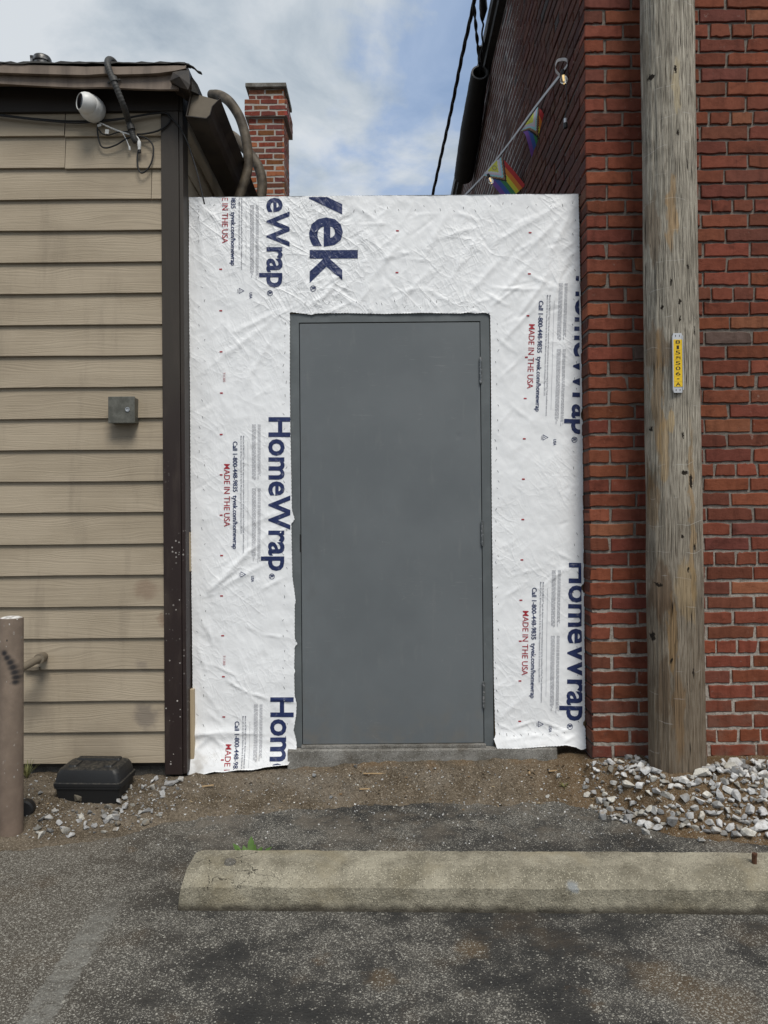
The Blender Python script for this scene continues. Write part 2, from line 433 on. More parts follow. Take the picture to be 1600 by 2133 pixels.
def fn_pole(t, pos):
    x, y, z = t.sep(pos)
    ax0 = P(1411, 1600, Y_POLE)
    warp = t.noise(t.map(pos, scale=(5, 5, 1.4)), 1.0, 3)
    ang = t.math('ARCTAN2', t.math('SUBTRACT', x, ax0.x - .02), t.math('SUBTRACT', ax0.y, y))
    u = t.math('ADD', ang, t.math('MULTIPLY', warp, .26))
    gr = t.noise(t.comb(t.math('MULTIPLY', u, 16), 0.0, t.math('MULTIPLY', z, 3.4)), 1, 6, .68)
    gf = t.noise(t.comb(t.math('MULTIPLY', u, 70), 1.0, t.math('MULTIPLY', z, 9.0)), 1, 4, .65)
    blot = t.noise(t.map(pos, scale=(1, 1, .55)), 7, 5, .6)
    c = t.ramp(gr, (.30, S(108, 102, 93, 1.05)), (.43, S(146, 140, 128, 1.15)), (.56, S(170, 163, 150, 1.22)), (.72, S(192, 185, 170, 1.25)))
    c = t.mix(t.sstep(blot, .46, .70, 0, .45), c, S(118, 112, 100, .95))
    c = t.mix(t.sstep(gf, .53, .38, 0, .9), c, S(66, 57, 47, .85))
    low = t.sstep(t.math('ADD', z, t.math('MULTIPLY', warp, .5)), 2.3, .45)
    c = t.mix(t.math('MULTIPLY', low, .70), c, S(104, 84, 62, .78))
    # bare honey and brown tear-outs where the surface has splintered off
    jig = t.vmath('MULTIPLY', t.vmath('SUBTRACT', t.noise(t.map(pos, scale=(1, 1, .35)), 26, 5, .6, out=1), (.5, .5, .5)), (.075, 0, .30))
    q = t.vmath('ADD', pos, jig); qx, qy, qz = t.sep(q)
    for (px, py, wx, wz, col, k) in ((1397, 440, 9, 55, S(176, 140, 92, 1.0), .85), (1366, 470, 8, 60, S(120, 94, 66, .9), .7), (1373, 725, 17, 34, S(124, 96, 66, .9), .8),
                                     (1375, 830, 7, 110, S(150, 118, 76, .95), .8), (1384, 935, 7, 60, S(176, 144, 96, 1.0), .75), (1348, 110, 9, 100, S(112, 98, 78, .9), .6),
                                     (1405, 180, 6, 40, S(186, 168, 130, 1.0), .7), (1360, 1000, 10, 34, S(116, 90, 60, .9), .7), (1438, 1080, 5, 150, S(160, 126, 76, .95), .75),
                                     (1428, 1225, 18, 50, S(160, 136, 98, 1.0), .75), (1382, 1240, 14, 44, S(96, 66, 38, .9), .85), (1400, 1320, 8, 60, S(156, 118, 62, .9), .75),
                                     (1368, 1050, 8, 40, S(140, 108, 66, .9), .7), (1412, 1480, 9, 70, S(132, 98, 56, .85), .7), (1386, 1440, 8, 60, S(96, 70, 44, .8), .7), (1396, 873, 7, 13, S(180, 150, 100, 1.0), .8)):
        cc = P(px, py, Y_POLE - .1); ks = Y_POLE / F
        dx = t.math('DIVIDE', t.math('SUBTRACT', qx, cc.x), wx * ks * 1.25); dz = t.math('DIVIDE', t.math('SUBTRACT', qz, cc.z), wz * ks * 1.25)
        dd = t.math('ADD', t.math('MULTIPLY', dx, dx), t.math('MULTIPLY', dz, dz))
        m = t.math('MULTIPLY', t.sstep(dd, 1.25, .55, 0, k * .78), t.math('LESS_THAN', y, ax0.y))
        c = t.mix(t.math('MULTIPLY', m, t.math('MULTIPLY', t.sstep(gf, .34, .52, .35, .95), t.sstep(gr, .34, .56, .5, 1.0))), c, col)
    # drying checks and knots
    ck = t.vor(t.comb(t.math('MULTIPLY', u, 8.0), 2.0, t.math('MULTIPLY', z, .42)), 2.2, 'DISTANCE_TO_EDGE')
    ck = t.math('MULTIPLY', t.sstep(ck, .030, .010), t.sstep(t.noise(pos, 4, 2), .44, .56))
    gouge = t.vor(t.comb(t.math('MULTIPLY', u, 5.5), 1.0, t.math('MULTIPLY', z, 4.6)), 2.9)
    gouge = t.math('MULTIPLY', t.sstep(gouge, .17, .08), t.sstep(t.noise(pos, 6, 2), .52, .62))
    jk = t.vmath('ADD', pos, t.vmath('MULTIPLY', t.vmath('SUBTRACT', t.noise(pos, 60, 4, .65, out=1), (.5, .5, .5)), (.022, 0, .05)))
    jx, jy, jz = t.sep(jk); kn = 0.0
    for (px, py, wx, wz) in ((1362, 152, 7, 9), (1404, 150, 3, 10), (1436, 1003, 4, 18), (1377, 1219, 8, 4), (1418, 1118, 4, 6), (1413, 668, 3, 6), (1418, 906, 4, 7), (1356, 780, 2.5, 13), (1422, 985, 9, 5),
                             (1352, 660, 3, 5), (1412, 632, 4, 8), (1380, 640, 3, 8), (1444, 1140, 3, 9), (1430, 1185, 3, 8), (1350, 480, 4, 8), (1408, 280, 3, 9), (1366, 890, 2.5, 9), (1430, 560, 3, 6), (1395, 590, 2.5, 9), (1445, 690, 2, 11), (1398, 1375, 3, 8), (1370, 1330, 3, 12), (1440, 1400, 2.5, 14)):
        cc = P(px, py, Y_POLE - .1); ks = Y_POLE / F
        dx = t.math('DIVIDE', t.math('SUBTRACT', jx, cc.x), wx * ks * .8); dz = t.math('DIVIDE', t.math('SUBTRACT', jz, cc.z), wz * ks * .8)
        kn = t.math('MAXIMUM', kn, t.sstep(t.math('ADD', t.math('MULTIPLY', dx, dx), t.math('MULTIPLY', dz, dz)), 1.2, .5))
    kn = t.math('MULTIPLY', kn, t.math('LESS_THAN', y, ax0.y))
    c = t.mix(t.math('MAXIMUM', t.math('MAXIMUM', ck, kn), t.math('MULTIPLY', gouge, .85)), c, (.022, .017, .013))
    # pale gaff scratches round the trunk
    za = t.math('ADD', t.math('MULTIPLY', z, 7.5), t.math('MULTIPLY', t.noise(pos, 3, 3), 1.0))
    sc = t.math('ABSOLUTE', t.math('SUBTRACT', t.math('FRACT', za), .5))
    sc = t.math('MULTIPLY', t.sstep(sc, .018, .004), t.sstep(t.noise(t.map(pos, loc=(2, 1, 0)), 11, 2), .50, .60, 0, .55))
    c = t.mix(t.math('MULTIPLY', sc, .6), c, (.60, .59, .56))
    h = t.math('SUBTRACT', t.math('ADD', gr, t.math('MULTIPLY', gf, .6)), t.math('MULTIPLY', t.math('MAXIMUM', t.math('MAXIMUM', ck, kn), gouge), 1.6))
    return {'Base Color': c, 'Normal': t.bump(h, .0045, .8)}
M_POLE = material('weathered_pole_wood', fn_pole, rough=.85, spec=.15)

LINE_A, LINE_B = G(258, 1838), G(70, 2133)
def fn_asphalt(t, pos):
    x, y, z = t.sep(pos)
    big = t.noise(pos, 1.5, 4, .55); mid = t.noise(t.map(pos, loc=(4, 7, 0)), 4.5, 5, .6)
    sml = t.noise(t.map(pos, loc=(2, 9, 0)), 13, 4, .6)
    mix_ = t.math('ADD', t.math('ADD', t.math('MULTIPLY', big, .45), t.math('MULTIPLY', mid, .35)), t.math('MULTIPLY', sml, .20))
    c = t.mix(t.sstep(mix_, .40, .60), (.029, .0285, .0275), (.080, .075, .066))
    left = t.sstep(t.math('ADD', x, t.math('MULTIPLY', mid, .7)), -.15, -.95)
    c = t.mix(t.math('MULTIPLY', left, .7), c, (.095, .081, .064))
    brown = t.sstep(t.noise(t.map(pos, loc=(1, 3, 0)), 2.3, 5, .6), .55, .70, 0, .6)
    c = t.mix(brown, c, (.090, .068, .046))
    rust = t.sstep(t.noise(t.map(pos, loc=(8, 1, 0)), 3.0, 4, .6), .66, .74, 0, .55)
    c = t.mix(rust, c, (.115, .072, .034))
    for (px, py, rad) in ((985, 1975, .075), (800, 2040, .07), (1500, 2090, .16), (1380, 2040, .12)):
        g = G(px, py)
        d = t.vmath('DISTANCE', t.vmath('ADD', pos, t.vmath('MULTIPLY', t.vmath('SUBTRACT', t.noise(pos, 20, 4, out=1), (.5, .5, .5)), (.12, .12, 0))), tuple(g), out=1)
        c = t.mix(t.sstep(d, rad, rad * .3, 0, .42), c, (.14, .092, .045))
    # exposed aggregate: pale chips, more of them where the binder has worn
    worn = t.sstep(t.math('ADD', mix_, t.math('MULTIPLY', left, .07)), .44, .57)
    behind = t.sstep(y, 2.80, 2.95)
    worn = t.math('ADD', t.math('MULTIPLY', worn, .95), t.math('ADD', .06, t.math('MULTIPLY', behind, .16)))
    for sc, sz, seed in ((72, .36, 0), (135, .50, 3), (230, .58, 6), (360, .6, 11)):
        q = t.map(pos, loc=(seed, seed * .7, 0))
        q = t.vmath('ADD', q, t.vmath('MULTIPLY', t.noise(q, sc * .9, 1, out=1), (.006, .006, 0)))
        v = t.vor(q, sc); vc = t.sep(t.vor(q, sc, out='Color'))
        on = t.math('LESS_THAN', vc[0], t.math('MULTIPLY', worn, {72: .055, 135: .26, 230: .50, 360: .55}[sc]))
        sh = t.math('LESS_THAN', v, t.math('MULTIPLY', t.math('ADD', vc[2], .45), sz * .72))
        cc = t.mix(vc[1], (.13, .12, .10), (.46, .44, .39))
        c = t.mix(t.math('MULTIPLY', t.math('MULTIPLY', on, sh), .85), c, cc)
    # remains of a painted bay line
    dv = (LINE_B - LINE_A).normalized(); nv = Vector((-dv.y, dv.x, 0))
    off = t.math('ABSOLUTE', t.math('SUBTRACT', t.vmath('DOT_PRODUCT', pos, tuple(nv), out=1), LINE_A.dot(nv)))
    off = t.math('ADD', off, t.math('MULTIPLY', t.math('SUBTRACT', t.noise(pos, 30, 4), .5), .04))
    ln = t.math('MULTIPLY', t.sstep(off, .050, .040), t.sstep(t.noise(pos, 24, 6, .72), .36, .60, .16, .66))
    ln = t.math('MULTIPLY', ln, t.sstep(y, 2.95, 2.45))
    c = t.mix(ln, c, (.22, .215, .195))
    # dusty drift beside the dirt
    dust = t.math('MULTIPLY', t.sstep(y, 3.05, 3.5), t.sstep(t.noise(t.map(pos, loc=(0, 5, 0)), 3.5, 6, .65), .44, .62, 0, .75))
    c = t.mix(dust, c, (.150, .128, .102))
    h = t.math('ADD', t.math('MULTIPLY', t.noise(pos, 150, 4, .7), .7), t.math('MULTIPLY', t.vor(pos, 110), -.6))
    return {'Base Color': c, 'Normal': t.bump(h, .007, .9)}
M_ASPHALT = material('worn_asphalt', fn_asphalt, rough=.85, spec=.25)
def fn_dirt(t, pos):
    n = t.noise(pos, 5, 6, .65); f = t.noise(pos, 90, 4, .7)
    c = t.mix(t.sstep(n, .34, .66), (.105, .082, .056), (.205, .168, .126))
    c = t.mix(t.sstep(t.noise(t.map(pos, loc=(3, 3, 0)), 3, 4), .50, .66, 0, .55), c, (.195, .175, .148))
    c = t.mix(t.sstep(f, .36, .56, .55, 0), c, (.035, .026, .018))
    z = t.sep(pos)[2]
    x = t.sep(pos)[0]
    rust = t.math('MAXIMUM', t.sstep(t.math('ADD', x, t.math('MULTIPLY', n, .6)), .85, 1.35, 0, .6), t.math('MULTIPLY', t.sstep(z, .085, .125), t.sstep(n, .46, .60, 0, .55)))
    c = t.mix(rust, c, (.16, .095, .042))
    for sc, k in ((95, .12), (170, .28), (300, .34)):
        v = t.vor(pos, sc); vc = t.sep(t.vor(pos, sc, out='Color'))
        on = t.math('MULTIPLY', t.math('LESS_THAN', vc[0], k), t.math('LESS_THAN', v, t.math('MULTIPLY', t.math('ADD', vc[2], .5), .34)))
        c = t.mix(t.math('MULTIPLY', on, .85), c, t.mix(vc[1], (.20, .155, .10), (.42, .37, .30)))
    h = t.math('SUBTRACT', t.noise(pos, 110, 5, .75), t.math('MULTIPLY', t.vor(pos, 130), .5))
    return {'Base Color': c, 'Normal': t.bump(h, .010, 1.0)}
M_DIRT = material('gritty_dirt', fn_dirt, rough=.95, spec=.1)
def fn_stone(t, pos):
    c = t.attr('col')
    n = t.noise(pos, 55, 5, .65)
    c = t.mix(t.sstep(n, .40, .68, 0, .7), c, t.mix(1.0, c, (.52, .50, .47), 'MULTIPLY'))
    c = t.mix(t.sstep(t.noise(pos, 24, 4), .54, .70, 0, .6), c, (.24, .185, .12))
    return {'Base Color': c, 'Normal': t.bump(t.noise(pos, 150, 4, .7), .004, .8)}
M_STONE = material('crushed_limestone', fn_stone, rough=.85, spec=.2)
def fn_stop(t, pos):
    r = fn_conc((.165, .149, .112), (.345, .316, .245), (.245, .21, .140), 270, .60)(t, pos)
    r['Normal'].node.inputs['Distance'].default_value = .012
    c = r['Base Color']
    z = t.sep(pos)[2]; x = t.sep(pos)[0]
    q = t.vmath('ADD', pos, t.vmath('MULTIPLY', t.noise(pos, 22, 5, out=1), (.09, .05, .07)))
    ck = t.vor(q, 8.5, 'DISTANCE_TO_EDGE')
    near = t.math('ADD', t.sstep(x, -.30, -.52), t.sstep(t.noise(t.map(pos, scale=(1, 0, 0)), 2.6, 2), .60, .68, 0, .8))
    ck = t.math('MULTIPLY', t.sstep(ck, .016, .005), t.math('MULTIPLY', near, t.sstep(t.noise(pos, 9, 2), .42, .52)))
    c = t.mix(t.math('MULTIPLY', ck, t.sstep(z, .055, .085)), c, (.025, .022, .018))
    c = t.mix(t.sstep(t.math('ADD', z, t.math('MULTIPLY', t.noise(pos, 16, 5, .65), -.05)), .010, -.022, 0, .85), c, (.035, .03, .024))  # contact shadow painted along the bottom edge
    c = t.mix(t.sstep(t.noise(t.map(pos, scale=(1, 1, .3)), 5.5, 6, .68), .50, .72, 0, .5), c, (.13, .115, .085))
    g = G(1190, 1845, .1)
    d = t.vmath('DISTANCE', q, (g.x + .045, g.y + .02, g.z + .035), out=1)
    c = t.mix(t.sstep(d, .045, .03, 0, .55), c, (.30, .33, .36))
    r['Base Color'] = c
    return r
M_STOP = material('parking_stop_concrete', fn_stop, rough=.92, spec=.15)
M_RUST = material('rusty_steel', lambda t, p: {'Base Color': t.mix(t.noise(p, 120, 4), (.045, .025, .018), (.16, .075, .04))}, rough=.8, metal=.3)
def fn_bollard(t, pos):
    n = t.noise(pos, 9, 5, .6); z = t.sep(pos)[2]
    c = t.mix(t.sstep(n, .34, .68), S(118, 104, 92, .95), S(138, 122, 108, .98))
    c = t.mix(t.sstep(z, .55, .05, 0, .35), c, S(112, 92, 82, .7))
    v = t.vor(t.map(pos, scale=(1, 1, .6)), 90); vc = t.sep(t.vor(t.map(pos, scale=(1, 1, .6)), 90, out='Color'))
    chip = t.math('MULTIPLY', t.math('LESS_THAN', v, t.math('MULTIPLY', vc[0], .42)), t.math('GREATER_THAN', vc[1], .66))
    chip = t.math('MULTIPLY', chip, t.sstep(t.noise(pos, 12, 3), .48, .62))
    c = t.mix(chip, c, t.mix(vc[2], (.03, .025, .02), (.55, .52, .48)))
    q = t.vmath('ADD', pos, t.vmath('MULTIPLY', t.vmath('SUBTRACT', t.noise(pos, 22, 3, out=1), (.5, .5, .5)), (.006, 0, .006)))
    q = t.vmath('MULTIPLY', q, (1, 0, 1)); k = 0.0                   # a curved swipe of black spray paint
    for (px, py, rr_) in ((3, 1366, .012), (9, 1376, .013), (15, 1386, .014), (19, 1397, .015), (22, 1408, .014), (24, 1419, .013), (23, 1429, .011)):
        cc = P(px - 9, py, 3.225)
        k = t.math('MAXIMUM', k, t.sstep(t.vmath('DISTANCE', q, (cc.x, 0, cc.z), out=1), rr_ * 1.75, rr_ * .3))
    c = t.mix(t.math('MULTIPLY', k, .92), c, (.012, .013, .017))
    return {'Base Color': c, 'Normal': t.bump(t.noise(pos, 50, 4), .002, .6)}
M_BOLLARD = material('chipped_taupe_paint', fn_bollard, rough=.6, spec=.35)
def fn_case(t, pos):
    up = t.sep(t.node('ShaderNodeNewGeometry', out=1))[2]
    du = t.math('MULTIPLY', t.sstep(up, .35, .95), t.sstep(t.noise(pos, 60, 5, .7), .40, .68, 0, .55))
    return {'Base Color': t.mix(du, (.012, .0125, .0135), (.10, .088, .070)), 'Normal': t.bump(t.noise(pos, 220, 3), .0006, .6)}
M_CASE = material('black_moulded_plastic', fn_case, rough=.5, spec=.4)
M_BOX = material('galvanised_box', lambda t, p: {'Base Color': t.mix(t.sstep(t.noise(p, 26, 5, .65), .35, .7), S(98, 97, 90, .8), S(122, 121, 113, .85)), 'Normal': t.bump(t.noise(p, 60, 3), .001, .5)}, rough=.48, metal=.35)
M_STEEL = material('bright_steel', col=(.5, .5, .5), rough=.3, metal=.9)
M_WHITE = material('white_plastic', lambda t, p: {'Base Color': t.mix(t.noise(p, 20, 4), (.60, .61, .60), (.74, .74, .73))}, rough=.38, spec=.4)
M_GLASSBLK = material('black_lens_glass', col=(.008, .008, .010), rough=.08, spec=.6)
M_CABLE = material('black_cable_sheath', col=(.014, .014, .015), rough=.5)
M_CONDUIT = material('grey_flex_conduit', lambda t, p: {'Base Color': t.mix(t.noise(p, 40, 4), (.035, .035, .034), (.075, .073, .070))}, rough=.55)
M_HOSE = material('painted_insulated_hose', lambda t, p: {'Base Color': t.mix(t.sstep(t.noise(p, 16, 5), .36, .68), S(70, 62, 52, .9), S(112, 101, 86, .85)), 'Normal': t.bump(t.noise(p, 30, 4), .004, .6)}, rough=.6)
M_SLEEVE = material('black_cable_guard', lambda t, p: {'Base Color': t.mix(t.noise(p, 30, 5), (.008, .008, .008), (.020, .019, .018))}, rough=.7)
M_RIM = material('grey_guard_rim', col=(.06, .06, .062), rough=.6)
M_TAGY = material('yellow_tag', lambda t, p: {'Base Color': t.mix(t.noise(p, 60, 3), (.72, .47, .015), (.80, .54, .03))}, rough=.4)
M_TAGK = material('tag_black', col=(.015, .014, .012), rough=.5)
M_ALU = material('aluminium', col=(.55, .56, .58), rough=.5, metal=.6)
M_STRAP = material('white_webbing', col=(.55, .54, .55), rough=.7)
M_LEAF = material('weed_leaf', lambda t, p: {'Base Color': t.mix(t.noise(p, 40, 3), (.05, .11, .02), (.11, .19, .045))}, rough=.6)
M_GRASS = material('dry_grass', lambda t, p: {'Base Color': t.mix(t.noise(p, 30, 3), (.10, .14, .04), (.24, .20, .09))}, rough=.7)
M_FILL = material('white_topped_fill', lambda t, p: {'Base Color': t.mix(t.sstep(t.noise(p, 60, 4), .4, .6), (.38, .36, .34), (.72, .71, .69))}, rough=.85)
M_CHIP = material('wood_chip', lambda t, p: {'Base Color': t.mix(t.noise(p, 60, 3), (.28, .18, .09), (.46, .34, .20))}, rough=.8)
M_PIPE = material('taupe_painted_pipe', lambda t, p: {'Base Color': t.mix(t.noise(p, 30, 4), S(120, 109, 94, .7), S(142, 131, 114, .7))}, rough=.55)
M_FIL = material('filament_glint', col=(.9, .6, .2)); M_FIL.node_tree.nodes['Principled BSDF'].inputs['Emission Color'].default_value = (1, .72, .32, 1)
M_FIL.node_tree.nodes['Principled BSDF'].inputs['Emission Strength'].default_value = 0.5  # slight glow stands in for a warm reflection glinting in the bulb
M_GLASS = material('clear_bulb_glass', col=(.9, .88, .82), rough=.03)
M_GLASS.node_tree.nodes['Principled BSDF'].inputs['Transmission Weight'].default_value = .9
M_VENT = material('dull_vent_metal', lambda t, p: {'Base Color': t.mix(t.sstep(t.noise(p, 24, 4), .4, .6), (.05, .047, .045), (.24, .24, .24))}, rough=.45, metal=.6)

# ================================================================ GROUND
mb = MB()
g0 = [(-900, -700, 0), (900, -700, 0), (900, 1100, 0), (-900, 1100, 0)]
mb.add(g0, [(0, 1, 2, 3)])
structure(mb.build('asphalt', M_ASPHALT))

BX = np.array([-6, -1.95, -1.59, -1.24, -.99, -.78, -.45, .23, .80, .95, 1.10, 1.23, 1.59, 2.2, 6.0])
BY = np.array([3.05, 3.08, 3.16, 3.28, 3.47, 3.555, 3.62, 3.67, 3.66, 3.56, 3.42, 3.28, 3.19, 3.14, 3.1])
HX = np.array([-6, -2.0, -1.0, -.6, 0, .6, .95, 1.2, 1.6, 3, 6])
HZ = np.array([.10, .10, .075, .095, .138, .142, .142, .178, .170, .16, .15])
def mound(x, y):
    x = np.asarray(x, float); y = np.asarray(y, float)
    yb = np.interp(x, BX, BY) + .05 * fbm(x * 4.5, y * 0 + 1.3, 5, 9) + .03 * fbm(x * 13, y * 10, 3, 4)
    yw = np.where(x > .98, 3.78, np.where(x < -.95, 3.84, 3.92))
    t_ = np.clip((y - yb) / np.maximum(yw - yb, .05), -1, 1)
    tp_ = np.clip(t_ * (1 + 1.1 * ss((x - .98) / .2)), -1, 1)
    h = np.interp(x, HX, HZ) * (ss(tp_) * .6 + .4 * np.clip(tp_, 0, 1))
    h = h + np.where(t_ > 0, .017 * fbm(x * 8, y * 9, 5, 5) * np.clip(t_ * 6, 0, 1), 0)
    # left heap beside the case, right heap round the pole foot
    h = h + .045 * np.exp(-(((x + .93) / .16) ** 2 + ((y - 3.62) / .14) ** 2)) + .018 * np.exp(-(((x - 1.37) / .30) ** 2 + ((y - 3.48) / .10) ** 2))
    return np.where(t_ < 0, t_ * .08, h + .002)
xs = np.concatenate([np.arange(-6, -2.2, .12), np.arange(-2.2, 2.4, .011), np.arange(2.4, 6.01, .12)])
ys = np.arange(2.98, 4.08, .011)
XX, YY = np.meshgrid(xs, ys)
ZZ = mound(XX, np.minimum(YY, 3.92)) + .0035 * fbm(XX * 38, YY * 38, 3, 2)
n0, n1 = XX.shape
idx = np.arange(n0 * n1).reshape(n0, n1)
keep = (ZZ[:-1, :-1] > -.02) | (ZZ[1:, 1:] > -.02)
fa = np.stack([idx[:-1, :-1], idx[:-1, 1:], idx[1:, 1:], idx[1:, :-1]], -1)[keep]
mb = MB(); mb.add(np.stack([XX, YY, ZZ], -1).reshape(-1, 3).tolist(), fa.tolist())
structure(mb.build('dirt_ground', M_DIRT, smooth='all'))

# ---- stones
def rock(seed, n=17):
    r = random.Random(seed); bm = bmesh.new()
    for i in range(n):
        v = Vector((r.gauss(0, 1), r.gauss(0, 1), r.gauss(0, 1))).normalized() * r.uniform(.82, 1.0)
        bm.verts.new((v.x, v.y * .85, v.z * .74))
    res = bmesh.ops.convex_hull(bm, input=bm.verts)
    bmesh.ops.delete(bm, geom=[g for g in res['geom_interior'] if isinstance(g, bmesh.types.BMVert)], context='VERTS')
    bmesh.ops.bevel(bm, geom=list(bm.edges), offset=.035, segments=1, affect='EDGES')
    bm.verts.ensure_lookup_table()
    for i, v in enumerate(bm.verts): v.index = i
    out = ([v.co.copy() for v in bm.verts], [tuple(v.index for v in f.verts) for f in bm.faces])
    bm.free(); return out
ROCKS = [rock(i + 40, 9 + i % 6) for i in range(14)]
def stone_col(r):
    k = r.choice((.26, .36, .44, .52, .58, .62, .66)) * r.uniform(.85, 1.1)
    w = r.choice((0, 0, 0, .02, .05))
    return (k * (1 + w), k * (1 + w * .3), k * (1.0 - w * 1.5))
def put_rock(mb, x, y, z, s, r):
    v, f = ROCKS[r.randrange(len(ROCKS))]
    M = Matrix.Translation((x, y, z)) @ Matrix.Rotation(r.uniform(0, 6.28), 4, 'Z') @ Matrix.Rotation(r.uniform(-.6, .6), 4, 'X') @ Matrix.Rotation(r.uniform(-.5, .5), 4, 'Y') @ Matrix.Diagonal((s * r.uniform(.85, 1.3), s * r.uniform(.8, 1.1), s * r.uniform(.75, 1.05), 1))
    mb.add([M @ p for p in v], f, 0, stone_col(r))
def inpoly(x, y, poly):
    c = False; n = len(poly)
    for i in range(n):
        (x0, y0), (x1, y1) = poly[i], poly[(i + 1) % n]
        if (y0 > y) != (y1 > y) and x < (x1 - x0) * (y - y0) / (y1 - y0) + x0: c = not c
    return c
def gpix(px, py):
    """ground point seen at a pixel, on the mound"""
    z = .05
    for _ in range(6):
        g = G(px, py, z); z = .5 * z + .5 * max(0.0, float(mound(g.x, min(g.y, 3.9))))
    return G(px, py, z)
def heap(name, polys, label, seed, dim=1.0):
    r = random.Random(seed); mb = MB(); placed = []
    for poly, n, smin, smax, lift in polys:
        xs_ = [p[0] for p in poly]; ys_ = [p[1] for p in poly]; k = 0; tries = 0
        while k < n and tries < n * 30:
            tries += 1
            px, py = r.uniform(min(xs_), max(xs_)), r.uniform(min(ys_), max(ys_))
            if not inpoly(px, py, poly): continue
            g = gpix(px, py); s = r.uniform(smin, smax) * r.choice((.8, 1, 1, 1.15))
            if any((g.x - a) ** 2 + (g.y - b) ** 2 < ((s + c) * .56) ** 2 for a, b, c in placed): continue
            if g.y > 3.83 and g.x < -.95 or g.y > 3.79 and g.x > 1.0: continue
            placed.append((g.x, g.y, s))
            put_rock(mb, g.x, g.y, max(0, float(mound(g.x, g.y))) + s * .30 + lift * r.random(), s, r); k += 1
    mb.c = [tuple(x * dim for x in q) for q in mb.c]
    return tag(mb.build(name, M_STONE, attr='col'), label, 'gravel', kind='stuff')
poly_r = [(1335, 1605), (1400, 1640), (1470, 1600), (1545, 1590), (1660, 1600), (1680, 1750), (1560, 1744), (1470, 1738), (1400, 1728), (1330, 1705), (1300, 1680), (1290, 1630)]
poly_r2 = [(1230, 1590), (1350, 1560), (1365, 1620), (1310, 1720), (1235, 1690), (1210, 1640)]
heap('gravel', [(poly_r, 380, .021, .037, .004), (poly_r, 150, .012, .021, .032), (poly_r, 200, .006, .012, .0), (poly_r2, 52, .014, .028, 0), (poly_r2, 60, .004, .010, 0)],
     'heap of pale crushed limestone banked round the foot of the wooden pole', 5)
poly_l = [(215, 1700), (250, 1620), (330, 1615), (385, 1640), (360, 1690), (300, 1722), (220, 1722)]
poly_l2 = [(55, 1745), (60, 1700), (110, 1690), (215, 1690), (300, 1725), (200, 1738), (110, 1748)]
heap('gravel', [(poly_l, 34, .014, .026, .005), (poly_l, 110, .004, .010, 0), (poly_l2, 24, .015, .027, 0), (poly_l2, 60, .003, .008, 0)],
     'scatter of grey crushed stone in front of the black plastic case', 6, .72)
# loose grit over the bare earth
r = random.Random(9); mb = MB()
for i in range(1500):
    px, py = r.uniform(-20, 1640), r.uniform(1588, 1700)
    g = gpix(px, py)
    if g.y > 3.86: continue
    s = r.choice((.002, .0025, .003, .004, .0065))
    put_rock(mb, g.x, g.y, max(0, float(mound(g.x, g.y))) + s * .3, s, r)
for i in range(420):
    px, py = r.uniform(0, 1600), r.uniform(1660, 1768)
    g = gpix(px, py); s = r.uniform(.002, .006)
    put_rock(mb, g.x, g.y, max(0, float(mound(g.x, g.y))) + s * .4, s, r)
tag(mb.build('grit', M_STONE, attr='col'), 'fine pale grit strewn over the bare earth along the wall', 'grit', kind='stuff')

STONES = [
    (1345, 1738, .026, 'pale wedge shaped stone lying alone on the asphalt in front of the gravel heap'),
    (1461, 1754, .022, 'rounded white stone on the asphalt just behind the parking stop, nearest the rusty pin'),
    (1532, 1744, .030, 'large whitish stone at the front edge of the gravel heap by the right frame edge'),
    (1256, 1706, .025, 'grey stone at the left front tip of the right gravel heap'),
    (1310, 1713, .020, 'small grey stone just off the gravel heap on the dark asphalt edge'),
    (229, 1708, .026, 'cream coloured angular stone in front of the black case, the lightest of its scatter'),
    (160, 1668, .034, 'rough brown lump of broken concrete leaning on the front of the black case'),
    (262, 1613, .020, 'single pale stone beside the right rear corner of the black case'),
    (376, 1628, .026, 'pale flat stone at the foot of the dark corner board'),
    (655, 1617, .017, 'grey stone on the dirt in front of the left end of the footing'),
    (742, 1598, .018, 'grey rounded stone touching the footing below the left half of the door'),
    (807, 1600, .013, 'small white stone on the dirt below the left part of the door'),
    (906, 1618, .013, 'bright white pebble alone on the dirt below the middle of the door'),
    (1164, 1620, .022, 'pale jagged stone on the dirt below the torn right end of the wrap'),
    (1141, 1661, .014, 'small pale stone on the dirt close to the dark asphalt edge at right'),
    (690, 1662, .012, 'small grey stone on the dirt close to the asphalt, below the door frame'),
    (85, 1655, .018, 'bluish grey stone between the bollard and the black case'),
]
for i, (px, py, s, lab) in enumerate(STONES):
    g = gpix(px, py); r = random.Random(100 + i); mb = MB()
    put_rock(mb, 0, 0, 0, s, r)
    base = (.47, .465, .445) if 'white' in lab or 'pale' in lab or 'cream' in lab else ((.13, .115, .09) if 'brown' in lab else (.27, .275, .28))
    mb.c = [base] * len(mb.f)
    o = mb.build('stone', M_STONE, attr='col')
    o.location = (g.x, g.y, max(0, float(mound(g.x, g.y))) + s * .42)
    tag(o, lab, 'stone', 'loose stones on the ground')
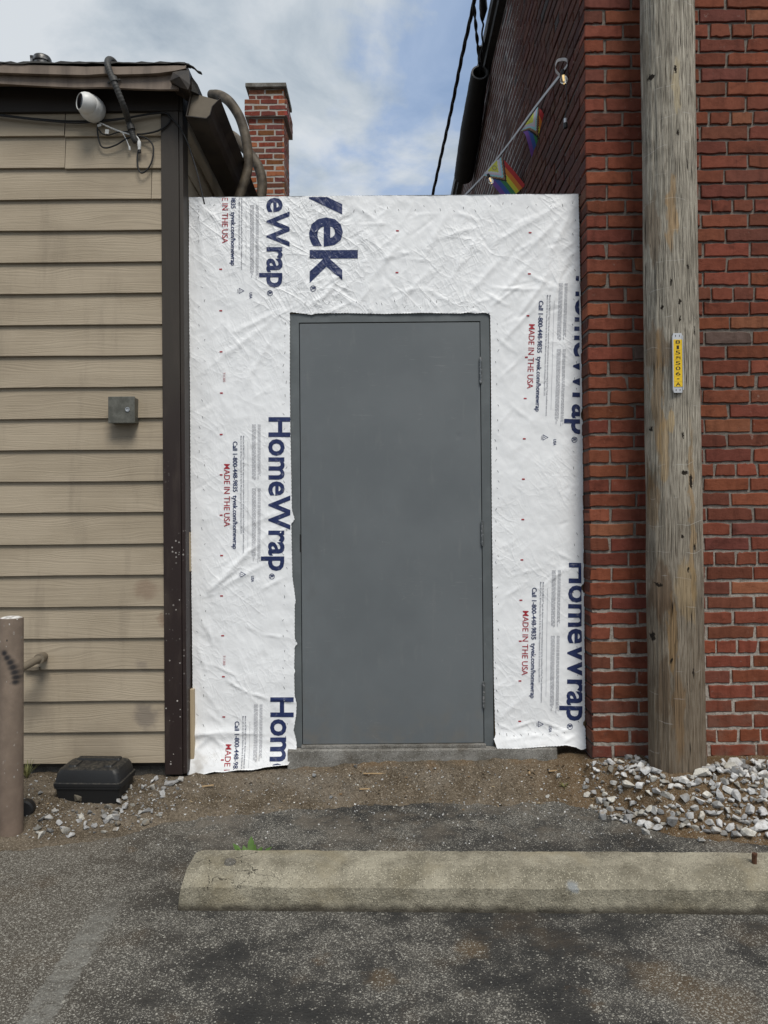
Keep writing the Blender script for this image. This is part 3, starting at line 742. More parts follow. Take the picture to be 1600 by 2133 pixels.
for i, (px, py, ang, L, lab) in enumerate([(760, 1646, .1, .05, 'short pale splinter of wood on the dirt below the door, left of centre'),
                                          (1104, 1612, 1.3, .035, 'pale wood splinter standing across the dirt below the right end of the footing'),
                                          (1155, 1608, .2, .06, 'brown strip of wood on the dirt beside the torn right end of the wrap'),
                                          (430, 1640, .4, .07, 'thin wood splinter on the dirt in front of the left strip of wrap'),
                                          (780, 1614, .05, .11, 'long thin pale stick half buried in the dirt near the footing')]):
    g = gpix(px, py); mb = MB()
    mb.prism([(-.004, -.002), (.004, -.003), (.005, .002), (-.003, .003)], (-L / 2, 0, 0), (L / 2, .004, .002), (0, 1, 0), (0, 0, 1))
    o = mb.build('wood_splinter', M_CHIP)
    o.location = (g.x, g.y, max(0, float(mound(g.x, g.y))) + .005); o.rotation_euler = (0, .06, ang)
    tag(o, lab, 'wood splinter', 'wood splinters on the dirt')

# leaf crumbs and bark bits trodden into the earth
r = random.Random(14); mb = MB()
for i in range(520):
    px, py = r.uniform(60, 1330), 1588 + 100 * r.random() ** 1.6
    g = gpix(px, py)
    if g.y > 3.86: continue
    L = r.uniform(.003, .011); w_ = L * r.uniform(.2, .6); a = r.uniform(0, 6.28)
    M = Matrix.Translation((g.x, g.y, max(0, float(mound(g.x, g.y))) + .004)) @ Matrix.Rotation(a, 4, 'Z') @ Matrix.Rotation(r.uniform(-.5, .5), 4, 'X')
    k = r.choice(((.20, .13, .07), (.30, .22, .13), (.10, .07, .045), (.36, .29, .19), (.05, .04, .03)))
    mb.add([M @ Vector(q) for q in ((-L, -w_ * .3, 0), (0, -w_, .001), (L, -w_ * .2, 0), (L * .4, w_, .001), (-L * .6, w_ * .8, 0))], [(0, 1, 2, 3, 4)], 0, k)
tag(mb.build('litter', M_STONE, attr='col'), 'brown leaf crumbs and bark bits scattered on the bare earth', 'litter', kind='stuff')

# ================================================================ BRICKWORK
def brick_col(r, kind=0):
    p = [(.205, .070, .047), (.220, .075, .050), (.190, .064, .045), (.235, .082, .054), (.175, .062, .046), (.200, .068, .046), (.160, .060, .048), (.215, .072, .048)]
    c = r.choice(p); k = r.uniform(.78, 1.12); c = (c[0] * .98, c[1] * r.uniform(.78, .92), c[2] * r.uniform(.64, .78))
    if r.random() < .022: c = (.125, .085, .072)
    if r.random() < .02: c = (.25, .095, .050)
    return tuple(min(1, x * k) for x in c)
def brick(mb, o, au, av, aw, u0, u1, v0, v1, r, n=3, jit=.0014, depth=.03, col=None, wj=.0022):
    """one brick: wavy outline, rounded arris, face proud of the mortar"""
    ch = .0032; w = r.uniform(-wj, wj); tilt = r.uniform(-.0014, .0014) * wj / .0022
    j = lambda k=1.0: r.uniform(-jit, jit) * k
    def loop(inset, ww):
        pts = []
        for i in range(n + 1): pts.append((u0 + inset + (u1 - u0 - 2 * inset) * i / n, v0 + inset))
        for i in range(n + 1): pts.append((u1 - inset - (u1 - u0 - 2 * inset) * i / n, v1 - inset))
        return pts, ww
    m = 2 * (n + 1)
    jj = [(j(), j(1.3)) for _ in range(m)]
    if r.random() < .34:                    # a knocked-off corner
        k = r.choice((0, n, n + 1, m - 1)); jj[k] = ((.009 if k in (0, m - 1) else -.009) * r.random(), (.009 if k <= n else -.009) * r.random())
    vs = []
    for inset, ww in ((0, -depth), (0, w - ch), (ch, w)):
        pts, _ = loop(inset, ww)
        for (u, v), (a, b) in zip(pts, jj):
            vs.append(o + au * (u + a) + av * (v + b) + aw * (ww + (tilt * (1 if v > (v0 + v1) / 2 else -1) if ww > -depth else 0)))
    f = []
    for L in (0, 1):
        for i in range(m):
            f.append((L * m + i, L * m + (i + 1) % m, (L + 1) * m + (i + 1) % m, (L + 1) * m + i))
    b = 2 * m
    for i in range(n): f.append((b + i, b + i + 1, b + m - 2 - i, b + m - 1 - i))
    mb.add(vs, f, 0, col or brick_col(r))

COURSE = 30.72 * Y_BRICK / F
CORNER = P(1228, 1000, Y_BRICK)
BXC = CORNER.x
TOPZ = 5.58
ZHEAD = P(1500, 1348, Y_BRICK).z          # centre of a header course
row_phase = (ZHEAD - COURSE / 2) % (6 * COURSE)

bb = thing('brick_building', 'tall old red brick building with pale mortar at the right behind the wooden pole', 'building', (BXC + 2, Y_BRICK + 4, 0))
mb = MB(); r = random.Random(21)
o = Vector((BXC, Y_BRICK, 0)); au, av, aw = Vector((1, 0, 0)), Vector((0, 0, 1)), Vector((0, -1, 0))
side_first = {}
nrow = int(TOPZ / COURSE) + 1
z_first = (row_phase % COURSE) - COURSE
for j in range(nrow + 1):
    z0 = z_first + j * COURSE; k = round((z0 - row_phase) / COURSE)
    header = k % 6 == 0
    bed = .0140 + r.uniform(-.003, .004) if z0 < 1.6 else .0125 + r.uniform(-.002, .003)
    u = 0.0; first = True
    while u < 3.4:
        if header: L = .195 if first else .107
        else: L = ((.108 if k % 2 else .234) if first else .2336)
        L *= r.uniform(.975, 1.025)
        side_first[j] = (header or k % 2 == 0)
        jt = r.uniform(.009, .015)
        dz = r.uniform(-.0015, .0015)
        brick(mb, o, au, av, aw, u, u + L - jt, z0 + bed / 2 + dz, z0 + COURSE - bed / 2 + dz, r, n=7, jit=.0023, depth=.10 if first else .03)
        u += L; first = False
mb.build('wall', M_BRICK, bb, attr='col')
FRONT_END = BXC + 3.4
# side wall along the gap, running back from the corner
mb = MB(); r = random.Random(22)
SIDE_LEN = 9.5
aus, aws = Vector((0, 1, 0)), Vector((-1, 0, 0))
for j in range(nrow + 1):
    z0 = z_first + j * COURSE; k = round((z0 - row_phase) / COURSE)
    bed = .0135 + r.uniform(-.002, .003); first = True; u = .004
    while u < SIDE_LEN:
        near = u < 1.5
        L = ((.108 if side_first.get(j) else .222) if first else .2336) * r.uniform(.97, 1.03)
        if k % 6 == 0 and not first: L = .112
        c = brick_col(r); c = tuple(x * q for x, q in zip(c, (.46, .52, .60)))  # shade of the narrow gap multiplied into the brick colour
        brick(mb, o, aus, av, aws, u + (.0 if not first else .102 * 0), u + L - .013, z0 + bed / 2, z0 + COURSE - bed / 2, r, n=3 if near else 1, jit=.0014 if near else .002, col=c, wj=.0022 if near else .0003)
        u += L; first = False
s = mb.build('wall', M_BRICK, bb, attr='col'); s['label'] = 'side wall facing the gap, its shade painted into the bricks'
mb = MB()
mw = []
nz = 8
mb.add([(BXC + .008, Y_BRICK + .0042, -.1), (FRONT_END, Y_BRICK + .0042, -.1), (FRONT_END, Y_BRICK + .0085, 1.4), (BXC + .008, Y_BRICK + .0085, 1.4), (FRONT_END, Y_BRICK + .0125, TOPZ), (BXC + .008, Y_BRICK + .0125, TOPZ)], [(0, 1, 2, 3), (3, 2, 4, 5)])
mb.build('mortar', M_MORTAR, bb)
mb = MB()
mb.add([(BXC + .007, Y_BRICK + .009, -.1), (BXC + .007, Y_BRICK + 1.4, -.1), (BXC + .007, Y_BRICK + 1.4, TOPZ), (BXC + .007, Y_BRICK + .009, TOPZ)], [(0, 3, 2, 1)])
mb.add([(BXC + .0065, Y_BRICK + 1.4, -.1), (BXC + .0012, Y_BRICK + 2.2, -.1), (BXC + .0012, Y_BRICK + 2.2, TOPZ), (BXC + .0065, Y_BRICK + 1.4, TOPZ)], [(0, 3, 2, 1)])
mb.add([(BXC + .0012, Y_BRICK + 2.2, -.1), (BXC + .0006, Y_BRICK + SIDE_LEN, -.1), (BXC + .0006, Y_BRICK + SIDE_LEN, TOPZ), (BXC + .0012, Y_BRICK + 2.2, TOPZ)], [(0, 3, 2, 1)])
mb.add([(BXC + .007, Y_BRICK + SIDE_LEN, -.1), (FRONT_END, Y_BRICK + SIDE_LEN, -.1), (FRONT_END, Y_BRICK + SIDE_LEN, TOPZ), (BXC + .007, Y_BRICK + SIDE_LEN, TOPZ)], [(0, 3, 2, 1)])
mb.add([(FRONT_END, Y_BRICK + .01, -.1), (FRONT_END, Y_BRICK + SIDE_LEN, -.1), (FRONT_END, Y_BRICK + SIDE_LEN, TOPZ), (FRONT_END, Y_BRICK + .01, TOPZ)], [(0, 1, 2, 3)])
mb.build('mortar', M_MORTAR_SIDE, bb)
mb = MB()
mb.box(BXC - .06, FRONT_END + .1, Y_BRICK - .05, Y_BRICK + SIDE_LEN + .1, TOPZ - .08, TOPZ - .005)
mb.box(BXC - .09, FRONT_END + .12, Y_BRICK - .07, Y_BRICK + SIDE_LEN + .12, TOPZ - .002, TOPZ + .10, 1)
mb.build('coping', [M_TAR, M_RIM], bb)

# ---- chimney far behind the gap
YC = 9.45
cl, cr = P(519, 300, YC), P(592, 300, YC)
ct = P(556, 176, YC).z
ch = thing('chimney', 'square red brick chimney with corbelled top and grey slab cap behind the wrapped wall', 'chimney', ((cl.x + cr.x) / 2, YC + .25, 0))
mb = MB(); r = random.Random(33)
CC = 12.3 * YC / F; cdep = .52
zc = ct - .055
def chim_band(x0, x1, y0, y1, z):
    for (oo, uu, ww, L) in ((Vector((x0, y0, 0)), Vector((1, 0, 0)), Vector((0, -1, 0)), x1 - x0), (Vector((x1, y0, 0)), Vector((0, 1, 0)), Vector((1, 0, 0)), y1 - y0),
                            (Vector((x0, y1, 0)), Vector((0, -1, 0)), Vector((-1, 0, 0)), y1 - y0)):
        u = 0.0; first = True
        while u < L - .02:
            l_ = min((.11 if (round(z / CC) % 2 and first) else .205) * r.uniform(.92, 1.08), L - u); first = False
            if L - u - l_ < .05: l_ = L - u
            c = brick_col(r); c = tuple(min(1, x * r.choice((.9, 1.0, 1.25))) for x in c)
            if r.random() < .18: c = (.34, .120, .055)
            brick(mb, oo, uu, Vector((0, 0, 1)), ww, u, u + l_ - .018, z - CC + .009, z - .009, r, n=2, jit=.003, col=c); u += l_
row = 0
while zc > .02:
    e = .0 if row < 2 else (.045 if row < 5 else 0.0)
    chim_band(cl.x - e, cr.x + e, YC - e, YC + cdep + e, zc); zc -= CC; row += 1
mb.build('shaft', M_BRICK, ch, attr='col')
mb = MB()
mb.box(cl.x + .003, cr.x - .003, YC + .003, YC + cdep - .003, 0, ct - .06)
mb.box(cl.x - .042, cr.x + .042, YC - .042, YC + cdep + .042, ct - .055 - 5 * CC + .004, ct - .055 - 2 * CC - .004)
mb.build('mortar', M_MORTAR_PALE, ch)
mb = MB(); mb.box(cl.x - .035, cr.x + .035, YC - .045, YC + cdep + .05, ct - .052, ct)
mb.build('cap', M_FOOT, ch, bevel=.006)

# ================================================================ SIDED BUILDING (left)
lb = thing('sided_building', 'low flat roofed building with taupe lap siding and dark brown corner board at the left', 'building', (-2.5, Y_SIDE + 2, 0))
XR = P(341, 900, Y_SIDE).x                    # right end of the boards
XCOR = P(387, 900, Y_SIDE).x                  # outer face of the corner board
XL = -4.6
zb = [P(250, 287 + 65.05 * i, Y_SIDE).z for i in range(21)]
mb = MB(); r = random.Random(4)
def board(z0, z1, x0, x1, thick=.017, lap=.02):
    a = (r.random(), r.random(), r.random())
    y0 = Y_SIDE - thick
    sag = r.uniform(-.0015, .0015)
    n = max(2, int((x1 - x0) / .25)); xs_ = [x0 + (x1 - x0) * i / n for i in range(n + 1)]
    wob = [r.uniform(-.0012, .0012) for _ in xs_]
    vs = []; prof = ((z0, y0 + .010), (z0, y0 + .001), (z0 + .0015, y0), (z1 + lap, Y_SIDE - .0005 + .001))
    for x, w in zip(xs_, wob):
        for k, (z, y) in enumerate(prof): vs.append((x, y, z + (w + sag if k < 3 else 0)))
    f = [(i * 4 + k, i * 4 + k + 1, i * 4 + 5 + k, i * 4 + 4 + k) for i in range(n) for k in range(3)]
    f += [(0, 3, 2, 1), (n * 4, n * 4 + 1, n * 4 + 2, n * 4 + 3)]
    f = [tuple(reversed(q)) for q in f]
    mb.add(vs, f, 0, a)
ztop = P(250, 236, Y_SIDE).z
for i in range(-1, 20):
    z1 = zb[i] if i >= 0 else ztop; z0 = zb[i + 1]
    if i == -1:
        board(z0 + .005, z1, XL, P(136, 260, Y_SIDE).x); board(z0 + .001, z1, P(138, 260, Y_SIDE).x, XR)
    elif i == 0:
        board(z0 + .001, z1, XL, P(137, 300, Y_SIDE).x - .0); board(z0 - .002, z1, P(137, 300, Y_SIDE).x + .003, XR)
    elif i == 1:
        board(z0, z1, XL, P(316, 320, Y_SIDE).x); board(z0 - .001, z1, P(316, 320, Y_SIDE).x + .003, XR)
    else: board(z0, z1, XL, XR)
mb.build('siding', M_SIDING, lb, attr='rnd')
# structure behind the boards, side wall, foundation
Y_BACK = 9.35
ROOFZ = P(200, 140, Y_SIDE).z
mb = MB(); mb.box(XL, XCOR - .03, Y_SIDE + .004, Y_BACK, zb[20] - .02, ROOFZ - .06)
mb.build('wall', M_FRIEZE, lb)
mb = MB(); rr = random.Random(8)
z = .12
while z < ROOFZ - .2:                        # side boards facing the gap
    z1 = min(z + .16, ROOFZ - .15)
    mb.prism([(0, 0), (.010, 0), (.002, z1 - z + .01), (0, z1 - z + .01)], (XCOR - .024, Y_SIDE + .09, z), (XCOR - .024, Y_BACK, z), (1, 0, 0), (0, 0, 1), col=(rr.random(),) * 3); z = z1
mb.build('siding', M_SIDING, lb, attr='rnd')
zf = P(250, 1618, Y_SIDE).z
mb = MB(); mb.box(XL, XR + .02, Y_SIDE + .025, Y_SIDE + .20, -.05, zb[20] - .004)
mb.build('foundation', M_FOUND, lb)
mb = MB()
zt = P(360, 236, Y_SIDE).z; zbt = P(370, 1611, Y_SIDE).z
xc0 = P(378, 900, Y_SIDE).x
mb.box(XR + .001, xc0, Y_SIDE - .021, Y_SIDE + .003, zbt, zt)
mb.box(xc0 + .002, XCOR, Y_SIDE - .018, Y_SIDE + .085, zbt + .004, zt)
mb.build('corner_board', M_TRIM, lb, bevel=.0025)
# frieze board under the eave
mb = MB(); zfr = P(200, 181, Y_SIDE).z
mb.box(XL, xc0 + .004, Y_SIDE - .024, Y_SIDE + .003, zt + .001, zfr + .03)
mb.box(xc0 + .006, XCOR + .002, Y_SIDE - .022, Y_SIDE + .08, zt + .001, zfr + .03)
mb.build('frieze_board', M_FRIEZE, lb, bevel=.002)
# two-step metal fascia, bent and sagging a little
YF = Y_SIDE - .14
mb = MB(); r = random.Random(12)
def strip(px_pts, y0, y1, th):
    """metal band from a list of (px, py_top, py_bottom)"""
    vs = []; n = len(px_pts)
    for (px, a, b) in px_pts:
        pt, pb = P(px, a, y0), P(px, b, y0)
        vs += [(pt.x, y1, pt.z), (pt.x, y0 + .004, pt.z), (pb.x, y0, pb.z), (pb.x, y0 + th, pb.z - .002), (pt.x, y1, pt.z - .01)]
    f = []
    for i in range(n - 1):
        for k in range(4): f.append((i * 5 + k, i * 5 + k + 1, (i + 1) * 5 + k + 1, (i + 1) * 5 + k))
    f += [tuple(range(5)), tuple(range(n * 5 - 1, n * 5 - 6, -1))]
    mb.add(vs, f)
strip([(-700, 133, 176), (-200, 133, 176), (0, 150, 174), (70, 151, 178), (150, 153, 182), (215, 152, 181), (270, 153, 184), (330, 152, 186), (372, 151, 186)], YF, Y_SIDE - .03, .012)
mb.build('fascia', M_FASCIA, lb, smooth=True)
mb = MB()
strip([(-700, 133, 150), (-200, 133, 150), (0, 133, 151), (60, 134, 153), (130, 136, 155), (180, 138, 156), (220, 137, 153), (245, 138, 155), (290, 137, 154), (330, 136, 152), (365, 135, 147), (388, 135, 142)], YF - .022, YF + .12, .010)
mb.build('drip_edge', M_FASCIA, lb, smooth=True)
# soffit, roof sheet with ragged edge and rotten corner block
mb = MB()
mb.box(XL, XCOR + .0, YF + .014, Y_SIDE - .004, zfr + .004, zfr + .024)
mb.build('soffit', M_FRIEZE, lb)
mb = MB()
e = []
r = random.Random(77)
x = XL
xe = P(393, 140, YF).x
while x < xe:
    zz_ = P(800 + x * F / YF, 136, YF).z
    e.append((x, zz_)); x += .03
vs = []
for (x, z_) in e:
    h = r.uniform(.001, .010)
    vs += [(x, YF - .024, z_ - .004 + r.uniform(-.004, .002)), (x, YF - .020, z_ + h), (x, YF + .05, z_ + .012), (x, Y_BACK, z_ + .10), (x, Y_BACK, z_ - .05)]
f = [(i * 5 + k, i * 5 + k + 1, i * 5 + 6 + k, i * 5 + 5 + k) for i in range(len(e) - 1) for k in range(4)]
f = [tuple(reversed(q)) for q in f]
mb.add(vs, f)
p = [P(388, 135, YF - .02), P(396, 137, YF - .02), P(404, 141, YF - .01), P(412, 149, YF), P(420, 152, YF)]
mb.prism([(-.012, -.003), (.02, -.003), (.02, .003), (-.012, .003)], p[0], p[1], (0, 1, 0), (0, 0, 1))
for a, b in zip(p[1:], p[2:]): mb.prism([(-.006, -.002), (.014, -.002), (.014, .003), (-.006, .003)], a, b, (0, 1, 0), (0, 0, 1))
# side edge of the roof over the gutter
q0 = P(390, 146, YF); q1 = P(412, 176, YF + .02); q2 = P(414, 196, YF + .03); q3 = P(396, 188, YF)
sx = Vector((0, 1, 0)) * 5.3
mb.add([q0, q1, q2, q3, q0 + sx, q1 + sx, q2 + sx, q3 + sx], [(0, 3, 2, 1), (0, 1, 5, 4), (1, 2, 6, 5), (2, 3, 7, 6)])
mb.build('roof', M_TAR, lb)
mb = MB()
pr = [P(*c, YF - .03) for c in ((360, 150), (376, 147), (394, 146), (396, 176), (392, 187), (376, 182), (362, 172), (354, 168))]
n = len(pr)
cen = sum(pr, Vector()) / n + Vector((0, -.02, .004))
mb.add(pr + [q + Vector((0, .12, 0)) for q in pr] + [cen], [(i, (i + 1) % n, 2 * n) for i in range(n)] + [((i + 1) % n, i, n + i, n + (i + 1) % n) for i in range(n)])
mb.build('eave_end_block', M_GUTTER, lb)
# gutter along the gap side: open trough with a K profile
YG = Y_SIDE - .12
prof = [(398, 189), (387, 242), (430, 247), (438, 239), (443, 221), (452, 212), (459, 205), (455, 202)]
pts = [P(a, b, YG) for a, b in prof]
mb = MB()
Lg = Vector((0, 5.0, -.03))
inn = [q + Vector((.004 if i < 2 else -.004 if i > 2 else 0, .0, .004 if i in (1, 2) else 0)) for i, q in enumerate(pts)]
n = len(pts)
vs = pts + [q + Lg for q in pts] + inn + [q + Lg for q in inn]
f = []
for i in range(n - 1):
    f.append((i, i + 1, n + i + 1, n + i)); f.append((2 * n + i + 1, 2 * n + i, 3 * n + i, 3 * n + i + 1)); f.append((i + 1, i, 2 * n + i, 2 * n + i + 1))
mb.add(vs, f)
# silt and an inner end plate a hand's breadth down the trough
bk = [q + Vector((0, .022, 0)) for q in inn[:7]]
mb.add(bk, [(0, 6, 5, 4, 3, 2, 1)], 1)
mb.build('gutter', [M_GUTTER, M_PIPE], lb)

# ---- roof fittings, cable, conduit, camera
o = MB()
vb = P(88, 138, 4.25)
o.lathe([(.045, 0), (.045, .03), (.050, .034), (.050, .052), (.044, .064), (.028, .073), (0, .076)], (vb.x, 4.25, vb.z - .015), (0, 0, 1), 20)
o.prism([(-.008, -.003), (.008, -.003), (.008, .003), (-.008, .003)], (vb.x - .050, 4.24, vb.z), (vb.x - .055, 4.24, vb.z + .055), (1, 0, 0), (0, 1, 0))
tag(o.build('roof_vent', M_VENT, smooth=True), 'small dented metal vent cap poking up behind the roof edge at the left', 'roof vent')

th = thing('flexible_conduit', 'grey ribbed conduit hooked over the roof edge and strapped to the fascia', 'conduit', P(250, 220, YF - .03))
pth = bez([P(246, 150, YF + .16), P(238, 130, YF + .10), P(228, 124, YF + .03), P(224, 133, YF - .035), P(232, 158, YF - .045), P(244, 186, YF - .04), P(258, 222, YF - .005), P(267, 250, Y_SIDE - .045), P(273, 268, Y_SIDE - .04), P(279, 288, Y_SIDE - .035), P(284, 296, Y_SIDE - .03)], 16)
mb = MB(); mb.tube(pth, [.0145 + .0014 * math.sin(i * 2.1) for i in range(len(pth))], 14)
mb.build('hose', M_CONDUIT, th, smooth='all')
for px, py, yy in ((237, 167, YF - .045), (273, 267, Y_SIDE - .042)):
    mb = MB(); c0, c1 = P(px - 1.5, py - 5, yy), P(px + 1.5, py + 4, yy)
    mb.tube([c0, c1], .0190, 16)
    if py < 200:
        for sx_ in (-10, 12):
            w = P(px + sx_, py + (6 if sx_ < 0 else 0), YF - .008); mb.lathe([(0, 0), (.006, 0), (.006, .004), (.003, .007), (0, .007)], w, (0, -1, 0), 10)
    mb.build('clamp', M_CONDUIT, th, smooth=True)

sc = thing('security_camera', 'white dome security camera with black lens under the eave', 'camera', P(190, 225, Y_SIDE - .02))
cb = P(200, 234, Y_SIDE - .024); ax = Vector((-.42, -.86, .28)).normalized()
ball = P(181, 216, Y_SIDE - .115); look = Vector((-.70, -.71, -.03)).normalized()
mb = MB(); axb = (ball - cb).normalized(); Lb = (ball - cb).length
mb.lathe([(0, 0), (.050, 0), (.058, .010), (.0615, .030), (.0615, Lb * .55), (.0605, Lb * .62), (.0600, Lb * .625), (.0595, Lb * .64), (.0560, Lb * .85), (.050, Lb * 1.02), (.03, Lb * 1.2), (0, Lb * 1.3)], cb, axb, 40)
a_ = [(.0, -.052), (.020, -.048), (.036, -.037), (.048, -.020), (.052, 0), (.049, .018), (.042, .032), (.0375, .037), (.0355, .036), (.035, .031), (0, .030)]
mb.lathe(a_, ball, look, 40)
mb.build('housing', M_WHITE, sc, smooth=True)
mb = MB(); mb.lathe([(.0347, .0), (.0347, .004), (.028, .007), (.014, .008), (0, .0085)], ball + look * .030, look, 32)
mb.build('lens', M_GLASSBLK, sc, smooth=True)
YK = Y_SIDE - .030
def cable(name, pxs, rad, m, lab, y=None, cat='cable'):
    mb = MB(); mb.tube(bez([P(a, b, (y or YK) + (c[0] if c else 0)) for a, b, *c in pxs], 10), rad * (1.45 if m is M_CABLE else 1.2), 7)
    return tag(mb.build(name, m, smooth='all'), lab, cat, 'loose wires under the eave')
cable('cable', [(-60, 233), (0, 239), (60, 246), (140, 252), (205, 251), (260, 246), (300, 239), (335, 235), (350, 238), (355, 248), (348, 260), (330, 272), (306, 278), (285, 280)], .0030, M_CABLE, 'black wire sagging along the top of the siding and looping at the corner board')
cable('cable', [(-60, 235), (0, 241), (80, 250), (150, 256), (200, 254), (240, 250), (282, 243), (320, 237), (345, 236), (356, 246), (372, 262), (388, 290), (402, 330), (414, 372), (426, 425)], .0026, M_CABLE, 'black wire running over the corner board and dropping down the gap', Y_SIDE - .036)
cable('cable', [(204, 252), (203, 272), (206, 292), (212, 305), (224, 308), (244, 301), (260, 291), (276, 284)], .0028, M_CABLE, 'black wire loop hanging below the white camera')
cable('cable', [(206, 270), (214, 279), (228, 281), (248, 275), (270, 275), (282, 282)], .0024, M_CABLE, 'short black wire crossing the upper board between camera and conduit')
cable('cable', [(286, 283), (303, 287), (316, 298), (320, 315), (315, 340), (304, 356), (294, 360), (288, 350), (286, 330), (288, 314)], .0028, M_CABLE, 'black wire loop hanging below the end of the conduit')
cable('cable', [(172, 232, -.02), (190, 244, -.005), (205, 254), (228, 265), (250, 274), (270, 280), (285, 285), (291, 296), (291, 304)], .0036, M_WHITE, 'white camera lead crossing from the camera to the conduit end')
o = cable('cable', [(255, 276), (262, 288), (267, 300), (270, 309)], .0022, M_WHITE, 'thin white pigtail with a plug dangling left of the conduit end')
mb = MB(); mb.lathe([(.0, 0), (.0085, 0), (.0095, .006), (.0095, .026), (.0075, .030), (.0075, .044), (0, .044)], P(290, 294, YK - .004), (.02, 0, -1), 14)
mb.lathe([(.0, 0), (.0075, 0), (.007, .018), (0, .02)], P(290.5, 311, YK - .004), (.05, 0, -1), 12, 1)
tag(mb.build('cable_connector', [M_WHITE, M_CABLE], smooth=True), 'white waterproof connector hanging at the end of the conduit', 'connector')
mb = MB(); mb.lathe([(0, 0), (.005, 0), (.0055, .016), (.004, .02), (0, .02)], P(269.5, 305, YK), (.12, 0, -1), 10)
tag(mb.build('cable_plug', M_WHITE, smooth=True), 'small white plug on the thin white pigtail', 'plug')
for (px, py, w_, h_, rot, lab) in ((207, 261, .020, .012, -.25, 'small white tag on the wires just below the camera'), (223, 274, .018, .022, .15, 'white square tag hanging on the wire right of the camera')):
    mb = MB(); mb.box(-w_ / 2, w_ / 2, -.0006, .0006, -h_ / 2, h_ / 2)
    o = mb.build('cable_tag', M_WHITE); o.location = P(px, py, YK - .006); o.rotation_euler = (0, rot, 0)
    tag(o, lab, 'tag', 'paper tags on the wires')

# junction box on the siding
b0, b1 = P(225, 826, Y_SIDE - .075), P(281, 881, Y_SIDE - .075)
jb = thing('junction_box', 'square grey metal box with one lock screwed to the siding', 'junction box', ((b0.x + b1.x) / 2, Y_SIDE, b1.z))
mb = MB(); mb.box(b0.x + .003, b1.x - .003, Y_SIDE - .068, Y_SIDE - .004, b1.z + .003, b0.z - .003)
mb.build('box', M_BOX, jb, bevel=.003)
mb = MB(); mb.box(b0.x, b1.x, Y_SIDE - .075, Y_SIDE - .066, b1.z, b0.z)
mb.build('lid', M_BOX, jb, bevel=.0025)
mb = MB(); lk = P(266, 853, Y_SIDE - .075); mb.lathe([(0, .001), (.0045, .001), (.0075, .004), (.011, .004), (.0115, .002), (.0115, 0)], lk, (0, -1, 0), 20)
mb.build('lock', M_STEEL, jb, smooth=True)

# pipe stub out of the lower siding
ps = thing('drain_pipe', 'taupe painted pipe stub with elbow coming out of the lower siding', 'pipe', P(85, 1375, Y_SIDE))
a, b, c = P(92, 1367, Y_SIDE), P(82, 1372, Y_SIDE - .10), P(44, 1392, Y_SIDE - .20)
mb = MB(); mb.tube([a, b], .0225, 20); mb.tube([b - (a - b).normalized() * -.006, b + (b - a).normalized() * .012], .0245, 20)
mb.build('collar', M_PIPE, ps, smooth=True)
mb = MB(); mb.tube(bez([b, b * .6 + c * .4, c], 8), .0185, 18)
mb.build('spout', M_PIPE, ps, smooth=True)
mb = MB(); q = P(70, 1394, Y_SIDE - .012); mb.box(q.x - .035, q.x + .035, Y_SIDE - .028, Y_SIDE - .012, q.z - .004, q.z + .014)
mb.build('bracket', M_PIPE, ps, bevel=.002)

# bollard
bg_ = G(23, 1742); YB = bg_.y
bt = P(26, 1287, YB); 
bo = thing('bollard', 'taupe painted steel bollard with chipped paint and a black spray mark at the left edge', 'bollard', (bg_.x, YB, 0))
rad = .5 * 47.5 * YB / F
mb = MB()
prof = [(rad * 1.0, -.03)] + [(rad, z) for z in np.linspace(.02, bt.z - .004, 26)] + [(rad * .985, bt.z), (rad * .90, bt.z + .001), (rad * .88, bt.z - .006)]
mb.lathe(prof, (bg_.x, YB, 0), (.006, 0, 1), 48)
mb.build('tube', M_BOLLARD, bo, smooth=True)
mb = MB(); mb.lathe([(rad * .93, bt.z + .0005), (rad * .6, bt.z + .006), (0, bt.z + .009)], (bg_.x, YB, 0), (.006, 0, 1), 32)
mb.build('concrete_fill', M_FILL, bo, smooth=True)
# black round thing tucked behind the bollard foot
mb = MB(); q = gpix(42, 1708); mb.lathe([(0, 0), (.038, 0), (.043, .008), (.043, .05), (.036, .058), (0, .058)], (q.x - .012, q.y + .09, .055), (.15, -1, .1), 24)
tag(mb.build('hose_end', M_CABLE, smooth=True), 'black rubber disc half hidden behind the foot of the bollard', 'rubber disc')

# black plastic case on the dirt
cz = .055
cA = G(113, 1673, cz)
case = thing('plastic_case', 'black lidded plastic case sunk in the dirt against the siding', 'case', (cA.x + .15, cA.y + .1, cz))
def rounded(w, d, rr, n=5):
    out = []
    for cx, cy, a0 in ((w / 2 - rr, d / 2 - rr, 0), (-w / 2 + rr, d / 2 - rr, 90), (-w / 2 + rr, -d / 2 + rr, 180), (w / 2 - rr, -d / 2 + rr, 270)):
        for k in range(n + 1):
            a = math.radians(a0 + 90 * k / n); out.append((cx + rr * math.cos(a), cy + rr * math.sin(a)))
    return out
def loft(mb, rings, M, mat=0):
    vs = []; n = len(rings[0][0])
    for pts, z in rings: vs += [M @ Vector((x, y, z)) for x, y in pts]
    f = [(i * n + k, i * n + (k + 1) % n, (i + 1) * n + (k + 1) % n, (i + 1) * n + k) for i in range(len(rings) - 1) for k in range(n)]
    f += [tuple(range(n - 1, -1, -1)), tuple(range((len(rings) - 1) * n, len(rings) * n))]
    mb.add(vs, f, mat)
CW, CD = .315, .20
M0 = Matrix.Translation((cA.x + CW / 2 - .005, cA.y + CD / 2 + .005, cz - .01)) @ Matrix.Rotation(-.05, 4, 'Z') @ Matrix.Rotation(.03, 4, 'X')
mb = MB()
